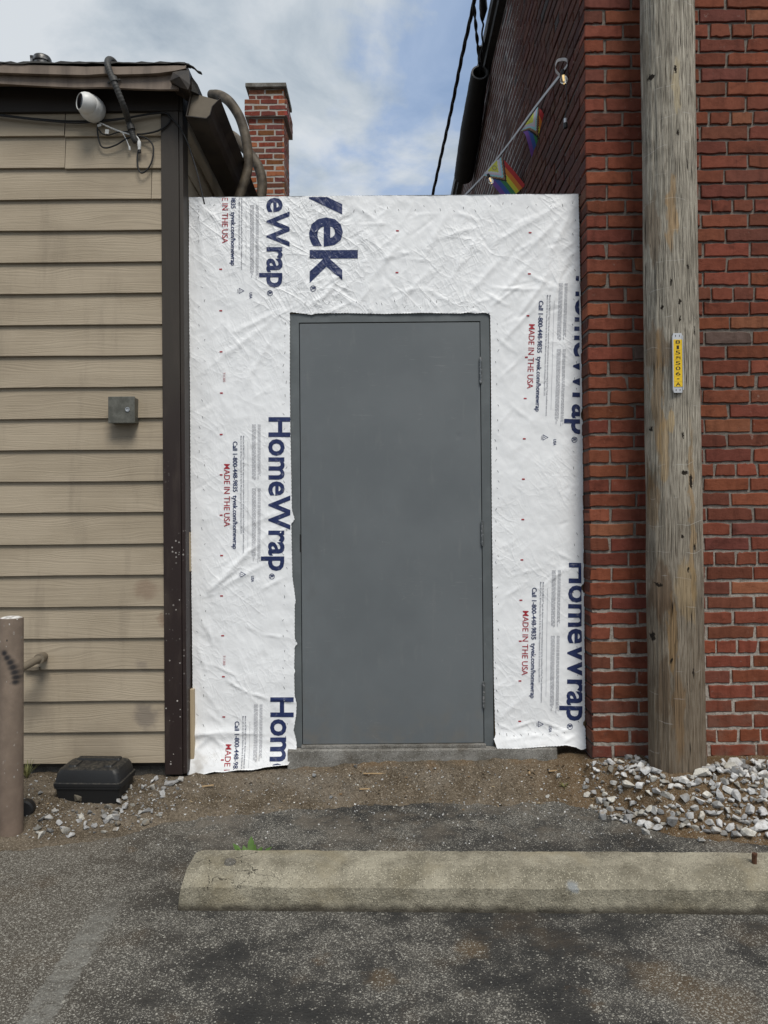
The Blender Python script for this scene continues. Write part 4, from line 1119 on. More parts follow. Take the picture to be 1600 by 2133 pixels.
loft(mb, [(rounded(CW - .035, CD - .02, .02), 0), (rounded(CW - .014, CD - .008, .02), .055), (rounded(CW - .010, CD - .004, .02), .072), (rounded(CW + .004, CD + .006, .022), .075), (rounded(CW + .004, CD + .006, .022), .085)], M0)
mb.build('base', M_CASE, case, smooth=True)
mb = MB()
loft(mb, [(rounded(CW + .008, CD + .010, .022), .0865), (rounded(CW + .008, CD + .010, .022), .100), (rounded(CW - .004, CD - .002, .022), .104), (rounded(CW - .018, CD - .014, .024), .140), (rounded(CW - .036, CD - .03, .024), .158), (rounded(CW - .062, CD - .055, .022), .164)], M0)
loft(mb, [(rounded(CW - .10, .045, .008), .160), (rounded(CW - .11, .035, .008), .172)], M0 @ Matrix.Translation((0, .055, 0)))
for sx in (-.085, .085):
    loft(mb, [(rounded(.045, .085, .010), .160), (rounded(.036, .072, .010), .171)], M0 @ Matrix.Translation((sx, -.02, 0)))
mb.build('lid', M_CASE, case, smooth=True)

# ================================================================ INFILL WALL with house wrap and door
wall = thing('infill_wall', 'new partition wall covered in wrinkled white printed house wrap closing the gap, with a grey steel door', 'wall', (.0, Y_WRAP, .1))
def Wp(px, py): 
    p = P(px, py, Y_WRAP); return (p.x, p.z)
OUT = [(394, 411), (1205, 404), (1207, 500), (1211, 700), (1213, 850), (1209, 864), (1214, 878), (1215, 1100), (1217, 1213), (1208, 1224), (1217, 1236), (1218, 1400), (1218, 1500), (1213, 1507), (1219, 1516), (1218, 1556),
       (1209, 1559), (1196, 1553), (1176, 1549), (1160, 1551), (1120, 1553), (1080, 1556), (1034, 1556), (1030, 1544), (1028, 1537), (1032, 1531), (1031, 1500), (1029, 1420), (1028, 1330), (1026, 1200), (1024, 1000), (1023, 800), (1022, 700), (1021, 656),
       (1010, 651), (990, 653), (975, 651), (960, 653), (880, 652), (800, 654), (720, 652), (660, 653), (650, 656), (636, 654), (604, 650), (604, 800), (605, 900), (607, 1000), (608, 1060), (614, 1082), (607, 1091), (609, 1200), (616, 1252), (614, 1262), (614, 1330), (620, 1341), (614, 1346), (613, 1392), (615, 1398), (613, 1404), (614, 1450), (618, 1465), (617, 1490), (612, 1520), (618, 1545), (619, 1567), (610, 1573), (603, 1588),
       (580, 1590), (560, 1592), (530, 1598), (500, 1598), (470, 1602), (450, 1601), (430, 1606), (410, 1606), (402, 1611), (396, 1609), (395, 1590), (401, 1560), (403, 1530), (402, 1440), (400, 1300), (398, 1100), (396, 800), (394, 600)]
OP = np.array([Wp(*q) for q in OUT])
D = .0075
gx = np.arange(OP[:, 0].min() - D, OP[:, 0].max() + 2 * D, D); gz = np.arange(OP[:, 1].min() - D, OP[:, 1].max() + 2 * D, D)
GX, GZ = np.meshgrid(gx, gz)
def inside(x, z):
    c = np.zeros(x.shape, bool); n = len(OP)
    for i in range(n):
        x0, z0 = OP[i]; x1, z1 = OP[(i + 1) % n]
        if z0 == z1: continue
        c ^= ((z0 > z) != (z1 > z)) & (x < (x1 - x0) * (z - z0) / (z1 - z0) + x0)
    return c
IN = inside(GX, GZ)
# folds read off the photograph (px) : x0,y0,x1,y1, height mm, width mm
FOLDS = [(600, 640, 470, 700, 6, 26), (600, 645, 400, 790, 5, 30), (598, 650, 500, 820, 5, 30), (596, 640, 640, 560, 5, 22), (610, 560, 600, 640, 6, 20), (640, 480, 610, 560, 4, 20),
         (465, 510, 540, 545, 4, 10), (430, 470, 480, 560, 4, 25), (415, 440, 425, 560, 6, 30), (400, 420, 470, 470, 4, 25), (470, 650, 480, 720, 4, 18), (480, 700, 510, 730, 5, 12),
         (430, 1235, 500, 1180, 8, 22), (430, 1235, 540, 1130, 8, 30), (430, 1240, 560, 1170, 7, 26), (430, 1232, 600, 1075, 5, 26), (560, 1130, 608, 1090, 6, 18), (500, 1100, 600, 1060, 4, 20), (600, 1200, 540, 1230, 4, 18),
         (445, 1382, 500, 1412, 7, 9), (470, 1415, 520, 1445, 8, 9), (520, 1443, 560, 1456, 8, 10), (560, 1456, 622, 1462, 8, 12), (430, 1290, 445, 1350, 5, 12), (410, 1270, 440, 1330, 4, 14), (510, 1300, 540, 1320, 4, 12), (540, 1320, 600, 1330, 4, 12),
         (410, 1340, 430, 1400, 5, 18), (420, 1430, 470, 1500, 4, 22), (430, 1480, 465, 1510, 4, 14), (400, 1530, 470, 1525, 6, 12), (470, 1525, 560, 1530, 5, 12), (400, 1570, 440, 1530, 8, 25), (440, 1530, 470, 1560, 6, 20), (520, 1540, 612, 1545, 3, 20),
         (1200, 420, 1130, 560, 6, 30), (1195, 425, 1060, 560, 5, 28), (1180, 420, 1000, 520, 5, 26), (1150, 560, 1060, 690, 7, 26), (1130, 620, 1040, 720, 6, 22), (1170, 560, 1150, 640, 5, 18), (1110, 540, 1020, 640, 6, 28), (1060, 520, 960, 630, 6, 30), (1000, 480, 930, 600, 5, 30),
         (940, 430, 870, 560, 5, 30), (1020, 600, 1130, 605, 5, 12), (1010, 610, 1060, 640, 6, 12), (1020, 640, 1090, 590, 6, 14), (900, 560, 820, 640, 5, 26), (860, 470, 760, 600, 5, 30), (820, 420, 760, 520, 4, 30), (760, 480, 820, 560, 4, 24), (720, 560, 660, 640, 7, 22), (700, 600, 640, 640, 6, 18), (690, 420, 640, 470, 4, 16), (660, 610, 720, 560, 5, 14),
         (740, 430, 800, 470, 4, 20), (780, 590, 740, 640, 5, 18), (880, 600, 960, 640, 5, 18), (910, 500, 1000, 470, 4, 20), (1030, 700, 1080, 740, 4, 16), (1090, 740, 1040, 790, 4, 16), (1060, 840, 1110, 880, 3, 14), (1180, 1180, 1120, 1230, 5, 14), (1140, 1180, 1060, 1200, 3, 14), (1160, 1150, 1200, 1170, 4, 12), (1040, 1250, 1100, 1210, 3, 16), (1100, 1440, 1040, 1500, 3, 22),
         (1120, 1500, 1060, 1518, 7, 9), (1060, 1518, 1034, 1510, 6, 10), (1125, 1502, 1180, 1522, 8, 10), (1150, 1525, 1200, 1518, 6, 14), (1180, 1540, 1150, 1520, 5, 14), (1040, 1540, 1120, 1532, 4, 12), (1080, 1525, 1140, 1535, 5, 12), (1200, 1530, 1170, 1545, 7, 14)]
rf = random.Random(15)
for i in range(330):
    zone = rf.random()
    if zone < .42: x0, y0 = rf.uniform(610, 1210), rf.uniform(415, 650)
    elif zone < .74: x0, y0 = rf.uniform(400, 610), rf.uniform(420, 1590)
    else: x0, y0 = rf.uniform(1030, 1215), rf.uniform(650, 1550)
    a = math.radians(rf.gauss(132, 30)) if rf.random() < .7 else math.radians(rf.uniform(0, 180))
    L = rf.uniform(14, 75) * (1.25 if zone < .42 else .85); FOLDS.append((x0, y0, x0 + L * math.cos(a), y0 + L * math.sin(a), rf.uniform(.8, 3.6) * (1.15 if zone < .42 else .75) * rf.choice((1, 1, -1)), rf.uniform(5, 18)))
H = .0045 * fbm(GX * 3.1, GZ * 3.1, 3, 1) + .0020 * (1 - np.abs(fbm(GX * 6 + GZ * 3, GZ * 4 - GX * 3, 3, 4)) * 2.2) + .0010 * (1 - np.abs(fbm(GX * 17 + GZ * 9, GZ * 13 - GX * 8, 2, 6)) * 2)
wob = .006 * fbm(GX * 14, GZ * 14, 2, 8)
for (x0, y0, x1, y1, hm, wm) in FOLDS:
    ax_, az_ = Wp(x0, y0); bx_, bz_ = Wp(x1, y1); dx, dz = bx_ - ax_, bz_ - az_; L2 = dx * dx + dz * dz
    m = wm * .002 + .01
    i0, i1 = np.searchsorted(gx, [min(ax_, bx_) - m, max(ax_, bx_) + m]); j0, j1 = np.searchsorted(gz, [min(az_, bz_) - m, max(az_, bz_) + m])
    if i1 <= i0 or j1 <= j0: continue
    sx, sz = GX[j0:j1, i0:i1], GZ[j0:j1, i0:i1]
    tt = ((sx - ax_) * dx + (sz - az_) * dz) / L2
    dd = np.abs((sx - ax_) * dz - (sz - az_) * dx) / math.sqrt(L2) if False else np.abs(((sx - ax_) * dz - (sz - az_) * dx) / math.sqrt(L2) + wob[j0:j1, i0:i1])
    H[j0:j1, i0:i1] += hm * .001 * np.clip(1 - dd / (wm * .001), 0, 1) ** 1.4 * np.clip(1 - np.abs(tt - .5) * 2, 0, 1) ** .55
# the loose feet kick outward
zl = P(500, 1535, Y_WRAP).z; zr = P(1120, 1512, Y_WRAP).z
H += np.where(GX < 0, .050 * ss((zl - GZ) / .20), .028 * ss((zr - GZ) / .12))
H += np.where(GX < 0, .012 * np.exp(-((GZ - zl - .02) / .03) ** 2) * ss((-.62 - GX) / .3), 0)
SNAPX, SNAPZ = GX.copy(), GZ.copy()
cell = IN[:-1, :-1] | IN[1:, :-1] | IN[:-1, 1:] | IN[1:, 1:]
need = np.zeros_like(IN); need[:-1, :-1] |= cell; need[1:, :-1] |= cell; need[:-1, 1:] |= cell; need[1:, 1:] |= cell
bo_ = need & ~IN
pxs, pzs = GX[bo_], GZ[bo_]
best = np.full(pxs.shape, 1e9); bx_ = pxs.copy(); bz_ = pzs.copy()
for i in range(len(OP)):
    a, b = OP[i], OP[(i + 1) % len(OP)]; d = b - a
    tt = np.clip(((pxs - a[0]) * d[0] + (pzs - a[1]) * d[1]) / max(1e-12, d @ d), 0, 1)
    qx, qz = a[0] + d[0] * tt, a[1] + d[1] * tt; dist = (pxs - qx) ** 2 + (pzs - qz) ** 2
    m = dist < best; best[m] = dist[m]; bx_[m] = qx[m]; bz_[m] = qz[m]
SNAPX[bo_] = bx_ + .0012 * np.sin(bz_ * 500); SNAPZ[bo_] = bz_ + .0012 * np.sin(bx_ * 420)
def hsamp(x, z):
    fx = (x - gx[0]) / D; fz = (z - gz[0]) / D
    i = int(min(max(fx, 0), len(gx) - 2)); j = int(min(max(fz, 0), len(gz) - 2)); u, v = fx - i, fz - j
    return float((H[j, i] * (1 - u) + H[j, i + 1] * u) * (1 - v) + (H[j + 1, i] * (1 - u) + H[j + 1, i + 1] * u) * v)
mbw = MB()
idm = -np.ones(IN.shape, int); idm[need] = np.arange(need.sum())
vs = np.stack([SNAPX[need], Y_WRAP - H[need], SNAPZ[need]], -1)
fa = np.stack([idm[:-1, :-1], idm[:-1, 1:], idm[1:, 1:], idm[1:, :-1]], -1)[cell]
mbw.add(vs.tolist(), fa.tolist(), 0)

# ---- printing on the wrap
def line_clip(a, b):
    """plane through two pixels of the wrap, in (x,z)"""
    A, B = Wp(*a), Wp(*b); return A, B
TOP_Z = lambda x: OP[0][1] + (x - OP[0][0]) * (OP[1][1] - OP[0][1]) / (OP[1][0] - OP[0][0])
def text_mesh(txt, bold=0.0):
    cu = bpy.data.curves.new('lettering', 'FONT'); cu.body = txt; cu.offset = bold; cu.resolution_u = 3; cu.size = 1.0
    ob = bpy.data.objects.new('lettering', cu); COL.objects.link(ob)
    dg = bpy.context.evaluated_depsgraph_get(); dg.update()
    me = bpy.data.meshes.new_from_object(ob.evaluated_get(dg))
    bpy.data.objects.remove(ob); bpy.data.curves.remove(cu)
    return me
def cap_height():
    me = text_mesh('H'); h = max(v.co.y for v in me.vertices); return h
CAPH = cap_height()
def text_run(txt, s, e, cap, mat, bold=0.0, fine=False, clips=()):
    """txt runs downward from pixel s to pixel e along its baseline; capitals cap pixels tall, pointing right"""
    me = text_mesh(txt, bold)
    if not me.vertices: return
    u0 = min(v.co.x for v in me.vertices); u1 = max(v.co.x for v in me.vertices)
    A, B = Vector(Wp(*s)), Vector(Wp(*e)); d = B - A; L = d.length; d.normalize(); n = Vector((-d.y, d.x))
    if n.x < 0: n = -n
    su = L / (u1 - u0); sv = cap * Y_WRAP / F / CAPH
    bm = bmesh.new(); bm.from_mesh(me)
    for v in bm.verts:
        p = A + d * ((v.co.x - u0) * su) + n * (v.co.y * sv)
        v.co = (p.x, 0, p.y)
    clip_all(bm, clips)
    if fine: slice_up(bm, .012)
    emit(bm, mat); bm.free(); bpy.data.meshes.remove(me)
def clip_all(bm, clips):
    cl = [((394, 413.5), (1205, 406.5), 'below')] + list(clips)
    for a, b, side in cl:
        A, B = Wp(*a), Wp(*b); t_ = Vector((B[0] - A[0], 0, B[1] - A[1])).normalized(); no = Vector((-t_.z, 0, t_.x))   # points up for left-to-right
        if side == 'above': no = -no
        bmesh.ops.bisect_plane(bm, geom=bm.verts[:] + bm.edges[:] + bm.faces[:], plane_co=(A[0], 0, A[1]), plane_no=no, clear_outer=True)
def slice_up(bm, st):
    if not bm.verts: return
    for k, no in ((0, (1, 0, 0)), (2, (0, 0, 1))):
        lo = min(v.co[k] for v in bm.verts); hi = max(v.co[k] for v in bm.verts); c = lo + st
        while c < hi:
            bmesh.ops.bisect_plane(bm, geom=bm.verts[:] + bm.edges[:] + bm.faces[:], plane_co=tuple(c * q for q in no), plane_no=no); c += st
def emit(bm, mat):
    bm.verts.ensure_lookup_table(); vs = []
    for i, v in enumerate(bm.verts):
        v.index = i; vs.append((v.co.x, Y_WRAP - hsamp(v.co.x, v.co.z) - .0016, v.co.z))
    fs = []
    for f in bm.faces:
        q = tuple(v.index for v in f.verts)
        fs.append(q if f.normal.y < 0 else tuple(reversed(q)))
    mbw.add(vs, fs, mat)
def quad(pts, mat):
    bm = bmesh.new(); vs = [bm.verts.new((Wp(*p)[0], 0, Wp(*p)[1])) for p in pts]; bm.faces.new(vs); bm.normal_update()
    emit(bm, mat); bm.free()
NAVY, RED, GREY, STAP = 1, 2, 3, 4
c_door = [((603.5, 1600), (603.5, 400), 'above')]            # keep the part left of the door opening
c_right = [((1213.5, 1560), (1204.5, 404), 'above')]
c_foot = [((396, 1606), (603, 1586), 'above')]
FINE = ['Meets the ASTM E1677 Type I Air Barrier requirements when installed as an air barrier according to DuPont Tyvek installation instructions.',
        'Meets ICC-ES AC 38 Water-Resistive Barrier & Air Barrier Material requirements. ICC-ES Evaluation Report ESR-2375.']
def block(o, dx, dy, clips):
    """one repeat of the printed panel. o maps (along px, across px) of the middle left panel to the sheet"""
    def m(x, y): return o(x, y)
    text_run('HomeWrap', m(561, 869), m(561, 1189), 45.5, NAVY, .023, True, clips)
    text_run('Call 1-800-448-9835  tyvek.com/homewrap', m(485.5, 919.5), m(485.5, 1143.5), 9.2, NAVY, .020, False, clips)
    text_run('MADE IN THE USA', m(467, 966.5), m(467, 1097), 12, RED, .006, False, clips)
    text_run(FINE[0], m(506.3, 908), m(506.3, 1153), 3.2, GREY, .006, False, clips)
    text_run(FINE[1], m(501.2, 908), m(501.2, 1112), 3.2, GREY, .006, False, clips)
    text_run('USA', m(524, 1199.5), m(524, 1212), 5.6, NAVY, .02, False, clips)
    text_run('HDPE', m(498.5, 1193), m(498.5, 1200.5), 2.6, GREY, .01, False, clips)
    text_run('R', m(563, 1197.6), m(563, 1203.6), 7.2, NAVY, .03, False, clips)
    ring(m, 566.7, 1200.6, 6.0, clips)
    tri(m, clips)
    rr_ = random.Random(5)
    for x in (525.5, 527.6, 529.7, 531.8, 537.5, 539.6, 541.7):
        for (a, b) in ((884, 1005), (1017, 1175)):
            y = a
            bb_ = b - rr_.uniform(0, 14)
            while y < bb_ - 4:
                l_ = min(rr_.uniform(3, 9), bb_ - y); shape([m(x, y), m(x + .85, y), m(x + .85, y + l_), m(x, y + l_)], GREY, clips); y += l_ + rr_.uniform(.8, 1.6)
    shape([m(516.6, 920), m(517.0, 920), m(517.0, 1140), m(516.6, 1140)], GREY, clips)
def shape(pts, mat, clips):
    bm = bmesh.new(); vs = [bm.verts.new((Wp(*p)[0], 0, Wp(*p)[1])) for p in pts]; bm.faces.new(vs)
    clip_all(bm, clips); bm.normal_update()
    if (pts[0][1] - pts[2][1]) ** 2 > 900: slice_up(bm, .02)
    emit(bm, mat); bm.free()
def ring(m, cx, cy, rad, clips, th=1.15):
    n = 24
    for k in range(n):
        a0, a1 = 2 * math.pi * k / n, 2 * math.pi * (k + 1) / n
        shape([m(cx + rad * math.cos(a0), cy + rad * math.sin(a0)), m(cx + rad * math.cos(a1), cy + rad * math.sin(a1)), m(cx + (rad - th) * math.cos(a1), cy + (rad - th) * math.sin(a1)), m(cx + (rad - th) * math.cos(a0), cy + (rad - th) * math.sin(a0))], NAVY, clips)
def tri(m, clips):
    T_ = [(513.5, 1196), (502, 1189.8), (502, 1202.2)]; c_ = (sum(p[0] for p in T_) / 3, sum(p[1] for p in T_) / 3)
    I_ = [(c_[0] + (p[0] - c_[0]) * .72, c_[1] + (p[1] - c_[1]) * .72) for p in T_]
    for i in range(3):
        a, b = T_[i], T_[(i + 1) % 3]; ia, ib = I_[i], I_[(i + 1) % 3]
        shape([m(*a), m(*b), m(*ib), m(*ia)], NAVY, clips)
    shape([m(504, 1195.6), m(507, 1195.6), m(507, 1196.5), m(504, 1196.5)], NAVY, clips)
# left strip: three repeats; the sheet hangs plumb, so the pixel columns drift with the camera roll
def left(dy): return lambda x, y: (x + (dy) * .0066 + (y - 1020) * -.0008, y + dy)
block(left(-590), 0, 0, c_door)
block(left(0), 0, 0, [((606, 1600), (604, 400), 'above')])
block(left(583), 0, 0, c_foot)
# right strip hangs a little out of plumb
def right(y_h, x_h, k): return lambda x, y: (x_h + (x - 561) * 1.02 - (y - 869) * k, y_h + (y - 869) * 1.028)
block(right(575, 1201, .031), 0, 0, c_right)
block(right(1172, 1186.5, .0165), 0, 0, c_right)
# the large word over the door
text_run('v', (648, 372), (648, 447), 95, NAVY, .020, True)
text_run('ek', (648, 453), (648, 590), 95, NAVY, .020, True)
text_run('R', (649, 598.2), (649, 604.4), 7.6, NAVY, .03)
ring(lambda x, y: (x, y), 652.3, 601.2, 6.3, ())
for (x, y) in [(460, 561), (460, 647), (461, 733), (462, 819), (461, 905), (461, 989), (461, 1073), (462, 1157), (462, 1241), (464, 1324), (466, 1409), (466.5, 1493), (466, 1579),
               (1104, 485), (1102.5, 571), (1099.5, 658), (1096.5, 744), (1094, 830), (1092, 914), (1090, 998), (1089, 1082), (1087, 1166), (1085, 1250), (1083.5, 1335), (1083, 1418), (1082.5, 1502), (828, 481), (827, 568)]:
    quad([(x - 3, y - 1.3), (x + 3, y - 1.3), (x + 3, y + 1.5), (x - 3, y + 1.5)], RED)
for y in (776, 1365): text_run('T11203', (465, y), (465.2, y + 20), 4.6, RED, .0)
# staples and little tears beside them
rs = random.Random(3)
def staple(px, py):
    a = math.radians(rs.gauss(70, 35)); L = rs.uniform(1.4, 3.2); dx, dy = math.cos(a) * L, math.sin(a) * L; w = .42
    quad([(px - dx - w, py - dy), (px - dx + w, py - dy), (px + dx + w, py + dy), (px + dx - w, py + dy)], STAP)
for y in range(430, 1520, 27): staple(415 + rs.uniform(-6, 14), y + rs.uniform(-8, 8)); staple(1200 + rs.uniform(-8, 6), y + rs.uniform(-8, 8))
for y in range(670, 1540, 22): staple(1034 + rs.uniform(-3, 5), y + rs.uniform(-8, 8)); staple(594 + rs.uniform(-6, 5), y + rs.uniform(-8, 8))
for x in range(630, 1010, 19): staple(x + rs.uniform(-6, 6), 634 + rs.uniform(-8, 8))
for x in range(420, 1200, 26): staple(x + rs.uniform(-6, 6), 432 + rs.uniform(-8, 10))
for x in range(1040, 1180, 15): staple(x, 1528 + rs.uniform(-4, 4))
hw = mbw.build('house_wrap', [M_WRAP, M_NAVY, M_RED, M_GREY, M_STAPLE], wall, smooth='all')
# give the sheet a folded-back top edge and a real thickness at its rim
mb = MB()
ztl, ztr = P(394, 411, Y_WRAP), P(1205, 404, Y_WRAP)
mb.add([(ztl.x, Y_WRAP - .003, ztl.z), (ztr.x, Y_WRAP - .003, ztr.z), (ztr.x, Y_WRAP + .10, ztr.z + .002), (ztl.x, Y_WRAP + .10, ztl.z + .002)], [(0, 1, 2, 3)])
mb.build('top_flap', M_WRAP, wall)
# sheathing boards behind, butted round the door frame
fL, fR, fT = P(604, 900, Y_WRAP).x, P(1023, 900, Y_WRAP).x, P(800, 654, Y_WRAP).z
oT = ztl.z - .004; oL = ztl.x + .012; oR = P(1213, 480, Y_WRAP).x
zbot = P(800, 1553, Y_WRAP).z
mb = MB()
mb.box(oL, fL - .004, Y_WRAP + .012, Y_WRAP + .11, .10, oT); mb.box(fR + .004, oR, Y_WRAP + .012, Y_WRAP + .11, zbot - .01, oT); mb.box(fL - .003, fR + .003, Y_WRAP + .012, Y_WRAP + .11, fT + .004, oT)
mb.build('sheathing', M_OSB, wall)
# raw stud edge showing at the foot of the left corner and a scrap higher up
mb = MB(); a, b = P(392, 1438, Y_WRAP - .05), P(401, 1590, Y_WRAP - .05)
mb.box(a.x, b.x + .004, Y_WRAP - .028, Y_WRAP + .008, b.z, a.z); 
a, b = P(394, 1105, Y_WRAP), P(399, 1190, Y_WRAP)
mb.prism([(0, 0), (.014, 0), (.012, .20), (.006, .20), (.004, .10)], (a.x - .004, Y_WRAP - .024, b.z), (a.x - .004, Y_WRAP + .008, b.z), (1, 0, 0), (0, 0, 1))
mb.build('stud', M_LUMBER, wall, bevel=.002)

# footing under the door
mb = MB(); rr = random.Random(2)
x0, x1 = P(601, 1570, Y_WRAP).x, P(1158, 1570, Y_WRAP).x; zt_ = P(800, 1561, 3.90).z
n = 70; vs = []
for i in range(n + 1):
    x = x0 + (x1 - x0) * i / n
    d = .008 * float(fbm(x * 9, 3.3, 4, 7)); e_ = .004 * float(fbm(x * 30, 1.3, 3, 3))
    vs += [(x, 3.892 + d, -.02), (x, 3.895 + d * .7 + e_, zt_ * .55), (x, 3.900 + d * .6, zt_ - .008 + e_), (x, 3.910 + d * .5, zt_ + e_ * .6), (x, 4.10, zt_ + .004)]
f = [tuple(reversed((i * 5 + k, i * 5 + k + 1, i * 5 + 6 + k, i * 5 + 5 + k))) for i in range(n) for k in range(4)] + [(0, 1, 2, 3, 4), tuple(range(n * 5 + 4, n * 5 - 1, -1))]
mb.add(vs, f)
mb.build('footing', M_FOOT, wall, smooth=True)
mb = MB(); mb.box(P(628, 1555, 3.93).x, P(1012, 1555, 3.93).x, 3.915, 4.03, zt_ + .001, P(800, 1553, 3.915).z)
mb.build('threshold', M_FOOT, wall, bevel=.002)

# door frame (hollow metal) and door leaf
dl, dr = P(622, 672, Y_WRAP), P(1000, 672, Y_WRAP)
dl2, dr2 = P(632, 1551, Y_WRAP), P(1008, 1550, Y_WRAP)
DX0, DX1 = (dl.x + dl2.x) / 2, (dr.x + dr2.x) / 2
DZ1, DZ0 = P(811, 671.5, Y_WRAP).z, P(820, 1550, Y_WRAP).z
FW = .047
YFm = Y_WRAP + .006
mb = MB()
zf0 = P(800, 1556, Y_WRAP).z
# jambs and head with mitred faces
def jamb(pts, y0, y1): 
    n = len(pts); mb.add([(x, y0, z) for x, z in pts] + [(x, y1, z) for x, z in pts], [tuple(range(n))] + [((i + 1) % n, i, n + i, n + (i + 1) % n) for i in range(n)])
g = .003
jamb([(DX0 - g - FW, zf0), (DX0 - g, zf0), (DX0 - g, DZ1 + g), (DX0 - g - FW, DZ1 + g + FW)], YFm, YFm + .13)
jamb([(DX1 + g, zf0), (DX1 + g + FW, zf0), (DX1 + g + FW, DZ1 + g + FW), (DX1 + g, DZ1 + g)], YFm, YFm + .13)
jamb([(DX0 - g - .0012, DZ1 + g + .0015), (DX1 + g + .0012, DZ1 + g + .0015), (DX1 + g + FW - .0015, DZ1 + g + FW), (DX0 - g - FW + .0015, DZ1 + g + FW)], YFm + .0008, YFm + .13)
mb.build('door_frame', M_FRAME, wall)
mb = MB()
mb.box(DX0 - g - .002, DX0 + .016, YFm + .056, YFm + .12, zf0, DZ1 + g); mb.box(DX1 - .016, DX1 + g + .002, YFm + .056, YFm + .12, zf0, DZ1 + g)
mb.box(DX0 + .017, DX1 - .017, YFm + .056, YFm + .12, DZ1 - .016, DZ1 + g + .002)
mb.build('door_stop', M_GAP, wall)
mb = MB(); mb.box(DX0, DX1, YFm + .004, YFm + .049, DZ0, DZ1)
door = mb.build('door', M_DOOR, wall, bevel=.0018)
# hinges on the right, strike notch on the left
for (px, y0, y1) in ((1001.5, 746, 797), (1002.5, 1087, 1135), (1008, 1422, 1473)):
    zt0, zb0 = P(px, y0, Y_WRAP).z, P(px, y1, Y_WRAP).z; x = DX1 + g * .5
    mb = MB(); nk = 5; hh = (zt0 - zb0) / nk
    for k in range(nk): mb.tube([(x, YFm - .004, zb0 + hh * k + .0006), (x, YFm - .004, zb0 + hh * (k + 1) - .0006)], .0068, 16)
    mb.lathe([(.0045, 0), (.006, .003), (.003, .006), (0, .0065)], (x, YFm - .004, zt0), (0, 0, 1), 12)
    mb.lathe([(.0045, 0), (.006, .003), (.003, .006), (0, .0065)], (x, YFm - .004, zb0), (0, 0, -1), 12)
    o = mb.build('hinge', M_HINGE, door, smooth=True)
    o.matrix_parent_inverse = (Matrix.Translation(wall.location) @ Matrix.Translation(-wall.location)).inverted()
mb = MB(); a, b = P(626, 1113, Y_WRAP), P(628, 1150, Y_WRAP)
mb.box(DX0 - g - .004, DX0 - .0003, YFm - .0008, YFm + .003, b.z, a.z)  # dark slab in place of the shaded hollow
mb.build('strike_notch', M_GAP, wall)

# ================================================================ PARKING STOP
st = thing('parking_stop', 'weathered concrete parking stop with a cracked left end lying across the bay', 'parking stop', G(985, 1900))
fl, fr_ = G(370, 1897), G(1600, 1906)
ax = (fr_ - fl); ax.z = 0; ax.normalize(); bk = Vector((-ax.y, ax.x, 0))
prof = [(0, -.01), (.002, .030), (.005, .080), (.009, .084), (.052, .126), (.058, .130), (.168, .139), (.178, .134), (.205, .092), (.212, .083), (.216, -.01)]
LEN = 2.42
mb = MB(); n = 240; m = len(prof); vs = []; rr = random.Random(6)
for i in range(n + 1):
    u = LEN * i / n
    endk = max(0, 1 - u / .05) + max(0, 1 - (LEN - u) / .05)
    for k, (d_, z_) in enumerate(prof):
        nz = .0036 * float(fbm(u * 16 + k * 3.1, k * 1.7, 4, 2)); ny = .0034 * float(fbm(u * 14 + k * 5.3, k * 2.2 + 9, 4, 3))
        if k in (0, 1): ny += .010 * max(0, float(fbm(u * 7, 4.4, 3, 6)) - .12) * 2 ; nz += .035 * max(0, float(fbm(u * 7, 4.4, 3, 6)) - .25)
        zz_ = z_ * (1 - .10 * endk ** 3) + nz if z_ > 0 else z_ + (nz if k == 0 else 0)
        uu = u + (z_ * .12 if u < LEN / 2 else -z_ * .12) * max(0, 1 - min(u, LEN - u) / .25)
        p = fl + ax * uu + bk * (d_ + ny); vs.append((p.x, p.y, zz_))
f = [(i * m + k, (i + 1) * m + k, (i + 1) * m + k + 1, i * m + k + 1) for i in range(n) for k in range(m - 1)]
f += [tuple(range(m)), tuple(range((n + 1) * m - 1, n * m - 1, -1))]
mb.add(vs, f)
mb.build('block', M_STOP, st, smooth=True); st.children[0].data.set_sharp_from_angle(angle=math.radians(17))
mb = MB(); p = G(1571, 1795, .138); 
mb.tube([p + Vector((0, 0, -.03)), p + Vector((.001, 0, .022)), p + Vector((.002, 0, .0225)), p + Vector((.002, .0, .030))], [.0085, .0085, .0095, .0090], 14)
mb.build('anchor_pin', M_RUST, st, smooth=True)
mb = MB(); p = G(480, 1793, .139)
mb.lathe([(0, .002), (.010, .004), (.016, .003), (.021, -.001), (.023, -.01)], p, (.1, 0, 1), 9)
mb.build('anchor_pin', M_FOOT, st, smooth=True)
# weed sprouting behind the stop, grass by the foundation
def leafy(name, base, spec, m, lab, cat):
    mb = MB()
    for (az, el, L, w) in spec:
        d = Vector((math.cos(az) * math.cos(el), math.sin(az) * math.cos(el), math.sin(el))); s_ = d.cross(Vector((0, 0, 1))).normalized() if abs(d.z) < .99 else Vector((1, 0, 0))
        up = s_.cross(d); n = 6; vs = []
        for i in range(n + 1):
            t_ = i / n; c = base + d * (L * t_) + Vector((0, 0, -L * .45 * t_ * t_ * math.cos(el))); ww = w * math.sin(math.pi * min(1, .12 + t_ * .88)) ** .8 * (1 + .3 * math.sin(i * 2.6))
            vs += [c - s_ * ww + up * ww * .35, c, c + s_ * ww + up * ww * .35]
        mb.add(vs, [(i * 3 + k, i * 3 + k + 1, i * 3 + 4 + k, i * 3 + 3 + k) for i in range(n) for k in (0, 1)])
    return tag(mb.build(name, m, smooth='all'), lab, cat)
rl = random.Random(31)
wb = P(520, 1772, 2.93); wb.z = .005
